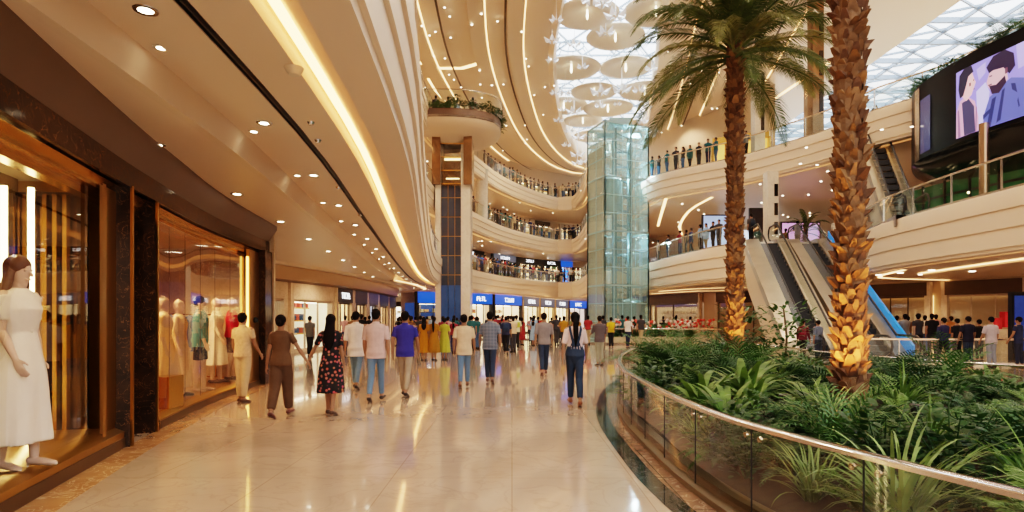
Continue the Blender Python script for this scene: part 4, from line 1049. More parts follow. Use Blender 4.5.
# ------------------------------------------------------------------ escalators
M_stepm = mat((.035, .04, .05), .4, metal=.3, var=.2, scale=8, name='step_metal')
M_clad = mat((.60, .48, .35), .3, var=.06, scale=.7, name='escalator_cladding')
M_deck = mat((.45, .40, .33), .3, metal=.7, var=.15, scale=2, name='deck_steel')
def escalator(label, top, bot, w, sides, rail_mat, H=H1, z0=0., left_clad=True, right_clad=True, nst=26, blue=False, cat='escalator', sk_h=.22, lead=1.1):
    top, bot = Vector(top), Vector(bot); d = (bot-top); L = d.length; ang = math.atan2(-d.x, d.y)  # local +y runs top->bottom... y axis along d
    t = thing('escalator', label, cat, (top.x, top.y, z0), ang)
    # local: y from 0 (top) to L (bottom); x to the side
    Hh = H-z0 if z0 == 0 else H
    zz = lambda y: Hh*(1-min(1, max(0, (y-lead*.4)/(L-lead*.8-.4))))
    proto = None
    for i in range(nst):
        y = lead*.4+(L-lead*.8-.4)*(i+.5)/nst; m = MB(); m.box((0, 0, -.11), (w, (L-lead)/nst+.03, .22)); m.box((0, -(L-lead)/nst/2+.01, -.005), (w, .02, .012), mi=1)
        if proto is None: proto = link('step', m.mesh('step', [M_stepm, mat((.42, .42, .44), .4, name='step_edge')]), t); proto.location = (0, y, zz(y)-.03)
        else: o = proto.copy(); C.objects.link(o); o.location = (0, y, zz(y)-.03)
    m = MB(); m.box((0, -.4, Hh-.03), (w+.2, 1.6, .05)); m.box((0, L+.2, .02), (w+.2, 1.2, .04)); lpart('comb_plate', m, M_steel, t)
    P = [(-.9, Hh), (lead*.4, Hh)]+[(lead*.4+(L-lead*.8-.4)*k/10, zz(lead*.4+(L-lead*.8-.4)*k/10)) for k in range(1, 11)]+[(L+.6, 0)]
    for s, bw in sides:
        # s=-1/1 ; bw = width of the deck beside the steps
        xx = s*(w/2+.05)
        m = MB(); vs = []
        for y, z in P: vs += [(xx, y, z+.05), (xx, y, z+.92)]
        m.add(vs, [(2*i, 2*i+2, 2*i+3, 2*i+1) for i in range(len(P)-1)]); lpart('balustrade_glass', m, M_rail, t)
        hp = [Vector((xx, y, z+.95)) for y, z in P]
        a = hp[0]; c_ = hp[-1]
        hp = [a+Vector((0, .05, -.75)), a+Vector((0, -.22, -.62)), a+Vector((0, -.32, -.35)), a+Vector((0, -.22, -.1))]+hp+[c_+Vector((0, .22, -.1)), c_+Vector((0, .32, -.35)), c_+Vector((0, .22, -.62)), c_+Vector((0, -.05, -.75))]
        m = MB(); m.tube(hp, .045, 8, ref=(1, 0, 0)); lpart('handrail', m, rail_mat, t)
        m = MB(); vs = []
        x0, x1 = s*(w/2), s*(w/2+bw)
        for y, z in P: vs += [(x0, y, z+.16), (x1, y, z+.16), (x1, y, z-.28), (x0, y, z-.28)]
        fs = []
        for i in range(len(P)-1):
            for k in range(4): fs.append((4*i+k, 4*i+(k+1) % 4, 4*i+4+(k+1) % 4, 4*i+4+k))
        m.add(vs, fs); lpart('deck', m, rail_mat if (blue and s > 0) else M_deck, t)
        if blue and s > 0:
            m = MB(); vs = []
            for y, z in P: vs += [(x1+.02, y, z+.62), (x1+.02, y, z-.28)]
            m.add(vs, [(2*i, 2*i+2, 2*i+3, 2*i+1) for i in range(len(P)-1)]); lpart('blue_panel', m, rail_mat, t)
    # truss
    xl, xr = -w/2-(sides[0][1] if sides[0][0] < 0 else .05), w/2+(sides[-1][1] if sides[-1][0] > 0 else .05)
    m = MB(); vs = []
    for y, z in P: zb = max(z-1.9, .0) if z < Hh else z-1.2; vs += [(xl, y, z-.28), (xr, y, z-.28), (xr, y, zb-.0), (xl, y, zb-.0)]
    fs = []
    for i in range(len(P)-1):
        for k in range(4): fs.append((4*i+k, 4*i+(k+1) % 4, 4*i+4+(k+1) % 4, 4*i+4+k))
    m.add(vs, fs); lpart('truss_cladding', m, M_clad, t, label='smooth cream cladding')
    return t
M_bluerail = mat((.02, .22, .60), .3, var=.05, name='blue_rail', emit=(.02, .3, .9), es=.35)
# local x axis: rotated so that +y local = top->bottom, hence +x local points to picture left
escalator('left escalator rising away behind the two palms', (13.45, 31.9), (11.95, 22.6), .85, [(-1, .55), (1, .75)], M_black)
escalator('right escalator with bright blue side, behind nearer trunk', (15.55, 31.9), (14.2, 22.3), .85, [(-1, .50), (1, .55)], M_black, blue=False)
# blue outer side of the right escalator (a panel along its right flank)
def flank(x_t, x_b, y_t, y_b, z0, z1, m_, nm, label, cat):
    b = MB(); b.add([(x_t, y_t, H1+z0), (x_b, y_b, z0), (x_b, y_b, z1), (x_t, y_t, H1+z1), (x_t+.1, y_t, H1+z0), (x_b+.1, y_b, z0), (x_b+.1, y_b, z1), (x_t+.1, y_t, H1+z1)], [(0, 1, 2, 3), (4, 5, 6, 7), (0, 4, 7, 3), (1, 5, 6, 2), (3, 2, 6, 7), (0, 1, 5, 4)])
    return solo(nm, b, m_, label, cat, (x_b, y_b, 0))
flank(16.53, 15.28, 31.4, 22.9, -.1, .55, M_bluerail, 'blue_side_panel', 'bright blue panel along right flank of the right escalator', 'side panel')
t = escalator('upper escalator between the galleries, left of the video screen', (18.35, 31.2), (16.3, 24.6), .7, [(-1, .3), (1, .3)], M_black, H=5.9, z0=H1, nst=16)

# ------------------------------------------------------------------ video screen drum
LED = smoothc([(20.2, 29.5), (18.9, 28.3), (17.75, 26.5), (17.35, 24.6), (17.3, 22.6), (17.6, 20.6), (17.9, 18), (18.0, 13)], .35)
t = thing('video_drum', 'large curved black video screen drum hung at upper right', 'video screen', (18.2, 22, 8.4))
LR = LED[::-1]
b = MB(); b.sweep(LED, [(0, 8.4), (0, 11.6), (-.35, 11.65), (-.35, 11.3)]); part('housing', b, mat((.006, .006, .008), .35, spec=.15, name='drum_black'), t)
b = MB(); b.sweep(LED, [(0, 8.4), (-.12, 8.22), (-.9, 7.75), (-2.3, 7.4), (-3.5, 7.3)]); part('underside', b, mat((.008, .009, .010), .15, name='gloss_black'), t, 60)
def lpos(s):  # s metres from the left end
    acc = 0
    for i in range(len(LED)-1):
        L = (LED[i+1]-LED[i]).length
        if acc+L >= s: return LED[i]+(LED[i+1]-LED[i])*((s-acc)/L), (LED[i+1]-LED[i]).normalized()
        acc += L
    return LED[-1], (LED[-1]-LED[-2]).normalized()
def on_led(poly, off):
    """poly in (s, z); finely cut and laid on the curved face"""
    vs = [];
    for s, z in poly:
        p, tt = lpos(s); vs.append((p.x+tt.y*off, p.y-tt.x*off, z))
    return vs
def led_patch(name, s0, s1, z0, z1, m_, off, parent, lab=None):
    m = MB(); n = 14; vs = []
    for i in range(n+1):
        s = s0+(s1-s0)*i/n; vs += on_led([(s, z0), (s, z1)], off)
    m.add(vs, [(2*i, 2*i+2, 2*i+3, 2*i+1) for i in range(n)]); return part(name, m, m_, parent, label=lab)
def led_poly(name, poly, m_, off, parent, lab=None):
    pl = [[Vector((a_, c_, 0)) for a_, c_ in poly]]; tr = geometry.tessellate_polygon(pl)
    m = MB(); m.add(on_led(poly, off), [tuple(x) for x in tr]); return part(name, m, m_, parent, 0, lab)
# where along the curve does the picture start
def s_of_px(px):
    acc = 0
    for i in range(len(LED)-1):
        L = (LED[i+1]-LED[i]).length; a, c_ = LED[i], LED[i+1]
        pa, pc = 512+F*a.x/a.y, 512+F*c_.x/c_.y
        if a.y < 27.2 and pa <= px <= pc: return acc+L*(px-pa)/(pc-pa)
        acc += L
s0 = s_of_px(957); s1 = s0+9.2
def em(c, s): return mat(tuple(x*.3 for x in c), .3, var=.25, scale=1.1, name='screen_image', emit=c, es=s)
scr = led_patch('screen', s0, s1, 8.55, 11.1, mat((.06, .06, .12), .3, var=.2, scale=.8, name='screen_image', emit=(.24, .20, .62), es=1.3), .03, t, 'lit picture of two men facing each other')
sc = lambda px: s_of_px(px)-s0
a_, e_ = s0, s_of_px(1023)
wpx = lambda u: a_+(e_-a_)*u
zz = lambda v: 11.1-2.55*v
led_poly('picture_cloud', [(wpx(u), zz(v)) for u, v in ((.36, .42), (.50, .34), (.56, .5), (.50, .98), (.38, .98))], em((.48, .44, .80), 1.2), .04, t)
led_poly('picture_shirt', [(wpx(u), zz(v)) for u, v in ((.015, .62), (.08, .46), (.20, .42), (.34, .55), (.40, .80), (.40, 1.0), (.01, 1.0))], em((.55, .30, .42), 1.2), .05, t, 'mauve shirt of the left man on screen')
led_poly('picture_vest', [(wpx(u), zz(v)) for u, v in ((.12, .50), (.24, .48), (.33, .62), (.35, 1.0), (.16, 1.0))], em((.07, .06, .14), .8), .055, t)
led_poly('picture_face', [(wpx(u), zz(v)) for u, v in ((.14, .14), (.30, .10), (.325, .20), (.36, .28), (.325, .36), (.29, .44), (.20, .50), (.12, .40))], em((.75, .42, .42), 1.2), .06, t)
led_poly('picture_hair', [(wpx(u), zz(v)) for u, v in ((.06, .28), (.08, .08), (.17, .0), (.29, .01), (.325, .11), (.24, .15), (.20, .27), (.15, .40), (.09, .42))], em((.02, .02, .06), .6), .065, t)
led_poly('picture_jacket', [(wpx(u), zz(v)) for u, v in ((.56, .58), (.70, .50), (.86, .42), (1.05, .50), (1.25, .75), (1.3, 1.0), (.46, 1.0), (.48, .80))], em((.10, .12, .40), 1.1), .05, t, 'blue jacket of the right man on screen')
led_poly('picture_face', [(wpx(u), zz(v)) for u, v in ((.56, .24), (.66, .16), (.80, .22), (.82, .42), (.72, .54), (.60, .52), (.54, .42), (.52, .36))], em((.66, .38, .42), 1.1), .06, t)
led_poly('picture_hair', [(wpx(u), zz(v)) for u, v in ((.52, .14), (.62, .02), (.78, .0), (.90, .10), (.92, .28), (.84, .36), (.76, .24), (.62, .22), (.56, .24))], em((.03, .02, .07), .6), .065, t)
led_poly('picture_beard', [(wpx(u), zz(v)) for u, v in ((.56, .42), (.66, .44), (.78, .36), (.80, .46), (.70, .57), (.60, .55))], em((.06, .03, .08), .5), .066, t)
for u0, v0, du, dv in ((.33, .24, .018, .02), (.335, .37, .02, .015), (.27, .28, .025, .05)):
    led_poly('picture_feature', [(wpx(u0-du/2), zz(v0-dv/2)), (wpx(u0+du/2), zz(v0-dv/2)), (wpx(u0+du/2), zz(v0+dv/2)), (wpx(u0-du/2), zz(v0+dv/2))], em((.22, .08, .10), .6), .07, t)
for u0, v0, du, dv in ((.585, .29, .04, .018), (.575, .41, .05, .02), (.80, .30, .035, .08)):
    led_poly('picture_feature', [(wpx(u0-du/2), zz(v0-dv/2)), (wpx(u0+du/2), zz(v0-dv/2)), (wpx(u0+du/2), zz(v0+dv/2)), (wpx(u0-du/2), zz(v0+dv/2))], em((.25, .10, .16), .6), .07, t)
for q in (((.60, .62), (.66, .60), (.58, 1.0), (.52, 1.0)), ((.74, .55), (.78, .53), (.72, .95), (.66, .98)), ((.86, .50), (.92, .52), (.98, .85), (.93, .9)), ((.47, .80), (.62, .72), (.63, .76), (.47, .87))):
    led_poly('picture_fold', [(wpx(u), zz(v)) for u, v in q], em((.04, .05, .20), .7), .06, t)
for q in (((.04, .6), (.07, .58), (.10, 1.0), (.05, 1.0)), ((.36, .62), (.38, .66), (.37, 1.0), (.35, 1.0))):
    led_poly('picture_fold', [(wpx(u), zz(v)) for u, v in q], em((.34, .16, .30), .9), .06, t)
for q in (((.36, .10), (.50, .05), (.50, .20), (.40, .28)), ((.92, .0), (1.3, .0), (1.3, .30), (.95, .34))):
    led_poly('picture_sky', [(wpx(u), zz(v)) for u, v in q], em((.40, .34, .75), 1.2), .036, t)
led_patch('side_screen', s_of_px(921), s_of_px(931), 8.6, 10.9, mat((.02, .02, .05), .2, var=.7, scale=1.3, name='side_screen', emit=(.06, .06, .20), es=.4), .03, t)
led_patch('mirror_strip', s_of_px(915.5), s_of_px(920), 8.4, 11.5, M_steelwarm, .03, t)
# green lit shop under the drum
t = thing('shop_front', 'green lit glass shop under the video screen drum', 'shop', (20.5, 26, H1))
b = MB(); b.sweep(smoothc([(18.8, 30), (19.2, 26), (20, 22), (20.5, 14)], 1), [(0, H1), (0, 7.6)]); part('glass', b, mat((.03, .10, .05), .1, var=.8, scale=1.0, name='green_glass', emit=(.05, .30, .10), es=.10), t)
b = MB(); L = smoothc([(18.7, 30), (19.1, 26), (19.9, 22), (20.4, 14)], 1)
for p, a in walk(L, 1.2): b.box((p.x, p.y, 6.6), (.08, .08, 2.1))
b.sweep(L, [(0, 6.95), (0, 7.05)]); part('frame', b, M_black, t)
b = MB()
for p, a in walk(L, .9, .3): b.ball((p.x-.05, p.y, R.uniform(5.9, 7.2)), .05, 6)
o = part('fairy_lights', b, glow((1, .75, .4), 8), t); o['kind'] = 'stuff'
t = thing('column', 'round polished steel column under the video screen', 'column', (17.0, 21.6, H1))
b = MB(); b.lathe([(.24, 0), (.24, .1), (.16, .12), (.16, 3.0)], (17.0, 21.6, H1), 18); part('shaft', b, mat((.45, .33, .24), .25, metal=.9, name='bronze_steel'), t)
# columns on the right galleries
for x, y, z0, z1, lb, m_ in ((14.75, 34.2, H1, 9.9, 'mirrored pale column at head of left escalator', M_lobby), (15.0, 36.6, H2R, HR, 'tall pale column with dark mirror strip on upper right gallery', M_lobby), (17.0, 33.6, H2R, HR, 'dark mirrored column on the upper right gallery', m_br), (18.2, 36.5, H2R, 16.5, 'dim bronze column behind the upper right gallery rail', m_br)):
    t = thing('column', lb, 'column', (x, y, z0))
    b = MB(); b.box((x, y, (z0+z1)/2), (.62, .62, z1-z0)); part('shaft', b, m_, t)
    b = MB()
    for k in range(3): b.box((x+.16, y-.33, z0+(z1-z0)*(.25+.25*k)), (.2, .03, (z1-z0)*.16))
    part('mirror_panel', b, mat((.06, .05, .045), .1, metal=.8, var=.5, name='dark_mirror'), t)
b = MB(); b.lathe([(.55, 0), (.55, 4.3), (.62, 4.4)], (-2.7, 53.5, H2), 16); solo('column', b, M_lobby, 'round pale column on second gallery beside the lift column', 'column', (-2.7, 53.5, H2))
# lit adverts on first gallery right
for x, y, w, h, c, lb in ((14.9, 43, 2.4, 3.0, (.35, .5, .85), 'bright blue lit shop window on first gallery behind near palm'), (20.4, 42.5, 2.6, 2.4, (.85, .45, .9), 'glowing pink and white picture screen beyond the escalator top'), (17.0, 41.5, 1.0, 3.2, (.05, .05, .07), 'dark doorway on first gallery behind the escalator top')):
    t = thing('lit_screen', lb, 'screen', (x, y, H1)); b = MB(); b.box((x, y, H1+h/2+.3), (w+.2, .2, h+.2)); part('frame', b, M_black, t)
    b = MB(); b.box((x, y-.12, H1+h/2+.3), (w, .03, h)); part('picture', b, mat(c, .2, var=.6, scale=1.6, name='lit_picture', emit=c, es=.7 if c[2] > .1 else .0), t)
b = MB(); b.box((24, 52, 8.4), (12, .2, 1.6)); struct('window_4', b, mat((.7, .8, .9), .3, var=.3, scale=1, name='bright_glazing', emit=(.7, .85, 1), es=1.2))
# gold lit shop on upper right gallery
t = thing('shop_front', 'gold lit shop on the upper right gallery behind palms', 'shop', (17.0, 44, H2R))
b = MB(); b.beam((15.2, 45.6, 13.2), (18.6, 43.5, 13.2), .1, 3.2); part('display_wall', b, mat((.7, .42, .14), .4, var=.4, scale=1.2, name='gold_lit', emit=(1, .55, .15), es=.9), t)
b = MB()
for k in range(5): b.box((15.2+k*.85, 45.5-k*.52, 13.1), (.16, .16, 3.3))
b.beam((15.2, 45.4, 14.9), (18.6, 43.3, 14.9), .3, .5); part('frame', b, M_gold, t)

# ------------------------------------------------------------------ gallery balustrades
def balustrade(curve, z, label, px_rng=None, post=2.2, h=1.1, off=-.16, mat_rail=M_steelwarm, ground=False):
    L = offs(curve, off); o0 = (L[len(L)//2].x, L[len(L)//2].y, z)
    t = thing('glass_balustrade', label, 'balustrade', o0)
    b = MB(); b.sweep(L, [(0, z+.02), (0, z+h-.03)]); part('glass', b, M_rail, t)
    b = MB(); b.tube([(p.x, p.y, z+h) for p in L], .04, 6); part('handrail', b, mat_rail, t)
    b = MB(); b.sweep(L, [(-.03, z), (-.03, z+.1), (.03, z+.1), (.03, z)]); part('base_channel', b, M_steel, t)
    m = MB(); m.box((0, 0, h/2), (.035, .06, h)); me = m.mesh('post', M_steel)
    for p, a in walk(L, post, .5)[:100]:
        q = link('post', me, t); q.location = (p.x-o0[0], p.y-o0[1], 0); q.rotation_euler = (0, 0, a)
    return t
balustrade(E, H1, 'long glass balustrade along the first gallery, left and far side')
balustrade(EU, H2, 'long glass balustrade along the second gallery, left and far side')
balustrade(EU, H3, 'long glass balustrade along the third gallery, left and far side')
i0 = next(i for i, p in enumerate(E1R) if abs(p.y-32.0) < .01)
balustrade(E1R[:i0+1], H1, 'glass balustrade of the first gallery left of the escalators')
balustrade(E1R[i0+2:], H1, 'glass balustrade of the first gallery right of escalators')
balustrade(E2R, H2R, 'glass balustrade along the upper right gallery')
balustrade(smoothc([(18.9, 20.6), (19.05, 23), (19.0, 24)], 1)+[], H2R, 'short glass balustrade above the video screen drum')
GRD = smoothc([(4.4, 37.5), (7.5, 36.2), (11, 35), (12.5, 34)], 1.2)
balustrade(GRD[::-1], 0, 'low glass balustrade on the ground floor before the flower beds', h=.95)
balustrade([Vector((-6.2, 44)), Vector((-1, 44.5)), Vector((4.4, 43.5))][::-1], 0, 'distant glass barrier across the concourse behind the crowd', h=1.0)
balustrade([Vector((40, 19.6)), Vector((22, 20.2)), Vector((13.4, 20.4)), Vector((11.6, 21.2))], 0, 'glass balustrade between planter and the right hand group', h=.88)
# ------------------------------------------------------------------ planter
PL = smoothc([(5.5, 19.2), (4.35, 18), (3.33, 16), (2.51, 13.5), (2.1, 11.7), (1.85, 10.2), (1.72, 8.84), (1.68, 7.6), (1.67, 6.9), (1.67, 5.96), (1.76, 4.77), (1.93, 4.04), (2.19, 3.19), (2.40, 2.6), (2.9, 1.6), (4, .8), (6.5, .6), (9, 1.8), (10.2, 5), (9.4, 8.5), (8.1, 11), (7.4, 14), (7.6, 17), (6.9, 19)], .35, True)
b = MB(); b.sweep(PL, [(.42, .004), (.22, .004)], closed=True); struct('floor_band_black', b, M_blackm)
b = MB(); b.sweep(PL, [(.22, .006), (.02, .006)], closed=True); struct('floor_band_brown', b, marble('rosy_brown_marble', (.20, .12, .08), (.30, .19, .13), (.5, .38, .28), scale=2.5, rough=.1, wid=.02, tile=.5))
M_soil = mat((.045, .030, .018), .95, var=.5, scale=9, bump=.8, name='soil')
t = thing('planter_bed', 'raised oval planter bed with dark soil and pale stone kerb', 'planter', (2.2, 8, 0))
b = MB(); rs = [offs(PL, -d, True) for d in (.12, .35, .8, 1.4)]; zs = (.14, .22, .33, .40); n = len(PL)
for r_, z in zip(rs, zs): b.v += [(p.x, p.y, z) for p in r_]
for i in range(3):
    for k in range(n): b.f.append((i*n+k, i*n+(k+1) % n, (i+1)*n+(k+1) % n, (i+1)*n+k)); b.m.append(0)
b.poly([[tuple(p) for p in rs[-1]]], .40); part('soil', b, M_soil, t)
b = MB(); b.sweep(PL, [(.05, 0), (.05, .06), (-.02, .08), (-.02, .16), (-.14, .16), (-.14, 0)], closed=True); part('kerb', b, mat((.13, .095, .055), .35, var=.15, scale=2, name='kerb_stone'), t)
t = thing('glass_balustrade', 'curved frameless glass balustrade with steel handrail around the palm planter', 'balustrade', (1.67, 6, 0))
b = MB(); b.sweep(PL, [(0, .06), (0, .78)], closed=True); part('glass', b, glassm((.80, .80, .70), ior=1.5), t)
b = MB(); b.sweep(PL, [(-.045, .775), (-.045, .80), (-.03, .812), (.03, .812), (.045, .80), (.045, .775), (-.045, .775)], closed=True); part('handrail', b, mat((.80, .72, .66), .16, metal=1, var=.03, name='satin_rail'), t, 50)
m = MB(); m.box((0, 0, .42), (.006, .010, .70)); mj = m.mesh('joint', M_black)
m = MB(); m.lathe([(0, .0), (.022, 0), (.022, .018), (0, .02)], n=14); m.beam((0, 0, 0), (0, 0, -.05), .012, .012)
for i, v in enumerate(m.v): m.v[i] = (v[2]-.02, v[0], v[1])
mcl = m.mesh('clamp', M_steelwarm)
cnt = 0
for p, a in walk(PL, 1.02, .32):
    if p.x > 6 or (p.y < 2): continue
    q = link('joint', mj, t); q.location = (p.x-1.67, p.y-6, 0); q.rotation_euler = (0, 0, a)
    for s in (-.09, .09):
        c_ = link('clamp', mcl, q); c_.location = (s, 0, .70); c_.rotation_euler = (0, 0, -PI/2)
# ---- foliage
def leafmat(c, v=.35, sc=6, tr=.25):
    m, nt, bs = base_mat('foliage'); tc = nd(nt, 'ShaderNodeTexCoord'); nz = nd(nt, 'ShaderNodeTexNoise', Scale=sc, Detail=2.)
    nt.links.new(tc.outputs['Object'], nz.inputs['Vector']); mx = nd(nt, 'ShaderNodeMix', data_type='RGBA')
    mx.inputs[6].default_value = tuple(x*(1-v) for x in c)+(1,); mx.inputs[7].default_value = tuple(min(1, x*(1+v)) for x in c)+(1,)
    mr = nd(nt, 'ShaderNodeMapRange'); mr.inputs['From Min'].default_value = .3; mr.inputs['From Max'].default_value = .7
    nt.links.new(nz.outputs[0], mr.inputs[0]); nt.links.new(mr.outputs[0], mx.inputs[0])
    nt.links.new(mx.outputs[2], bs.inputs['Base Color']); bs.inputs['Roughness'].default_value = .45
    tl = nd(nt, 'ShaderNodeBsdfTranslucent'); nt.links.new(mx.outputs[2], tl.inputs[0]); ms = nd(nt, 'ShaderNodeMixShader', Fac=tr)
    o = nt.nodes['Material Output']; nt.links.new(bs.outputs[0], ms.inputs[1]); nt.links.new(tl.outputs[0], ms.inputs[2]); nt.links.new(ms.outputs[0], o.inputs[0]); return m
G_dark = leafmat((.024, .07, .016)); G_mid = leafmat((.045, .12, .022)); G_light = leafmat((.11, .20, .04)); G_pale = leafmat((.18, .27, .09)); G_palm = leafmat((.075, .11, .03), .4); G_palm2 = leafmat((.17, .18, .055), .4)
def frond(mb, base, az, el, L, droop, nl, ll, lw, up=.25, w0=.012, fold=.35, sweepf=.5):
    """pinnate frond: arching midrib with leaflets on both sides"""
    d = Vector((math.cos(az), math.sin(az), 0)); N = 12; pts = []; p = Vector(base); e = el; st = L/N
    for i in range(N+1):
        pts.append(p.copy()); p = p+(d*math.cos(e)+Vector((0, 0, math.sin(e))))*st; e -= droop/N*(.5+1.2*i/N)
    mb.tube(pts, [w0*(1-.8*i/N) for i in range(N+1)], 4, ref=(-d.y, d.x, 0))
    side = Vector((-d.y, d.x, 0))
    for i in range(nl):
        t = .10+.90*i/(nl-1); k = min(N-1, int(t*N)); f_ = t*N-k; c = pts[k].lerp(pts[k+1], f_); tg = (pts[k+1]-pts[k]).normalized(); nu = side.cross(tg)*-1
        if nu.z < 0: nu = -nu
        l = ll*(math.sin(PI*min(1, .12+t*.9))**.7+.12)*(1+R.uniform(-.12, .12))
        for s in (-1, 1):
            dr = (side*s+tg*(sweepf+.5*t)+nu*fold+Vector((0, 0, R.uniform(-.12, .05)))).normalized()
            q = c+dr*l*.5; e2 = c+dr*l+Vector((0, 0, -l*up)); w = tg*lw*.5
            o = len(mb.v); mb.v += [tuple(c-w*.6), tuple(c+w*.6), tuple(q+w), tuple(q-w), tuple(e2)]
            mb.f += [(o, o+1, o+2, o+3), (o+3, o+2, o+4)]; mb.m += [0, 0]
def blade(mb, base, az, el, L, droop, w, N=7):
    d = Vector((math.cos(az), math.sin(az), 0)); s = Vector((-d.y, d.x, 0)); p = Vector(base); e = el; o = len(mb.v)
    for i in range(N+1):
        ww = w*(math.sin(PI*min(1, .15+.85*i/N))**.8+.05)*(.0 if i == N else 1)
        mb.v += [tuple(p-s*ww/2), tuple(p+s*ww/2)]; p = p+(d*math.cos(e)+Vector((0, 0, math.sin(e))))*L/N; e -= droop/N*(.5+i/N)
    for i in range(N): mb.f.append((o+2*i, o+2*i+1, o+2*i+3, o+2*i+2)); mb.m.append(0)
def m_fern(n=24, L=.62, seed=1, **k):
    b = MB()
    for i in range(n): frond(b, (0, 0, 0), i*2.4+R.uniform(-.2, .2), R.uniform(.5, 1.35), L*R.uniform(.75, 1.15), R.uniform(1.2, 2.0), k.get('nl', 20), k.get('ll', .085), k.get('lw', .022), w0=.004, fold=.1, sweepf=.25)
    return b
def m_areca(n=14, L=.9):
    b = MB()
    for i in range(n): frond(b, (0, 0, 0), i*2.4+R.uniform(-.3, .3), R.uniform(.7, 1.4), L*R.uniform(.8, 1.15), R.uniform(.9, 1.5), 16, .24, .026, w0=.007, fold=.3, sweepf=.7)
    return b
def m_grass(n=90, L=.8, w=.02):
    b = MB()
    for i in range(n): blade(b, (R.uniform(-.05, .05), R.uniform(-.05, .05), 0), R.uniform(0, 6.28), R.uniform(.7, 1.5), L*R.uniform(.6, 1.15), R.uniform(.9, 2.2), w)
    return b
def m_shrub(H=.6, n=160, lw=.06, ll=.11, rad=.32):
    b = MB()
    for i in range(9):
        a = i*2.4; b.tube([(0, 0, 0), (math.cos(a)*rad*.4, math.sin(a)*rad*.4, H*.5), (math.cos(a)*rad*.8, math.sin(a)*rad*.8, H*R.uniform(.7, 1))], [.008, .006, .003], 4)
    for i in range(n):
        a = R.uniform(0, 6.28); r = rad*math.sqrt(R.random()); z = H*R.uniform(.25, 1)*(1-.35*(r/rad)**2)
        blade(b, (r*math.cos(a), r*math.sin(a), z), a+R.uniform(-.8, .8), R.uniform(-.1, .9), ll*R.uniform(.7, 1.3), .9, lw, 4)
    return b
def protos(fn, mats, nm, n=2):
    return [(nm, fn().mesh(nm, mats[i % len(mats)], 0)) for i in range(n)]
KIND = {
 'fern': [m_fern().mesh('f', G_mid, 0), m_fern(26, .70).mesh('f', G_dark, 0), m_fern(22, .55).mesh('f', G_light, 0)],
 'areca_plant': [m_areca().mesh('f', G_dark, 0), m_areca(16, 1.0).mesh('f', G_mid, 0)],
 'grass_clump': [m_grass().mesh('f', G_pale, 0), m_grass(80, .7, .026).mesh('f', G_light, 0)],
 'leafy_shrub': [m_shrub().mesh('f', G_dark, 0), m_shrub(.5, 180, .05, .09).mesh('f', G_mid, 0)],
 'birdnest_fern': [m_grass(30, .75, .085).mesh('f', G_light, 0)]}
LBL = {'fern': ['mid green arching fern', 'dark green arching fern', 'light green arching fern'], 'areca_plant': ['dark feathery palm like bush', 'green feathery palm like bush'],
       'grass_clump': ['pale long leaved grassy clump', 'light green long leaved grassy clump'], 'leafy_shrub': ['dark small leaved shrub', 'mid green small leaved shrub'], 'birdnest_fern': ['bright broad strap leaved fern']}
PLl = [tuple(p) for p in PL]
def edge_d(x, y): return min((Vector((x, y))-p).length for p in PL)
placed = []
UPL = ((4.1, 11.4), (4.8, 11.45), (3.28, 5.9), (4.02, 5.95), (3.05, 6.7))
def plant(kind, v, x, y, z, s, where='in the palm planter'):
    o = link(kind, KIND[kind][v]); o.location = (x, y, z); o.rotation_euler = (0, 0, R.uniform(0, 6.28)); o.scale = (s, s, s*R.uniform(.9, 1.1))
    tag(o, LBL[kind][v]+' '+where, 'plant'); return o
PP = [(4.46, 12.0), (3.66, 6.5)]
def side_of(x, y):
    if edge_d(x, y) < .75: return 'against the planter glass'
    if (Vector((x, y))-Vector(PP[1])).length < 1.6: return 'around foot of nearer palm'
    if (Vector((x, y))-Vector(PP[0])).length < 2.2: return 'around foot of farther palm'
    return 'in planter foreground' if y < 5 else ('mid planter' if y < 10 else 'at far end of planter')
tries = 0
while tries < 5200:
    tries += 1; x = R.uniform(1.7, 10); y = 1.6+17.4*R.random()
    if not inside((x, y), PLl): continue
    px = 512+F*x/y
    if px > 1075: continue
    d = edge_d(x, y)
    if d < .30: continue
    sp_ = .27 if d < .65 and y < 11 else .40 if y < 6 else (.55 if y < 11 else .8)
    if any((x-a)**2+(y-c)**2 < sp_*sp_ for a, c in placed): continue
    if any((x-a)**2+(y-c)**2 < .12 for a, c in PP): continue
    if any((x-a)**2+(y-c)**2 < .10 for a, c in UPL): continue
    placed.append((x, y)); z = .14+.26*min(1, max(0, d-.12)/1.2); r = R.random()
    if d < .6 and y < 8: kind = R.choice(['grass_clump', 'grass_clump', 'fern', 'leafy_shrub'])
    elif y < 7: kind = R.choice(['fern', 'fern', 'fern', 'areca_plant', 'grass_clump', 'leafy_shrub'])
    else: kind = R.choice(['fern', 'leafy_shrub', 'areca_plant', 'areca_plant', 'birdnest_fern', 'fern'])
    v = R.randrange(len(KIND[kind])); s = R.uniform(.8, 1.1)*(.8 if d < .6 else 1.0)*(.85 if x > 5.5 and y > 8 else 1)*(1.15 if y > 8 else 1)
    plant(kind, v, x, y, z, s, side_of(x, y))
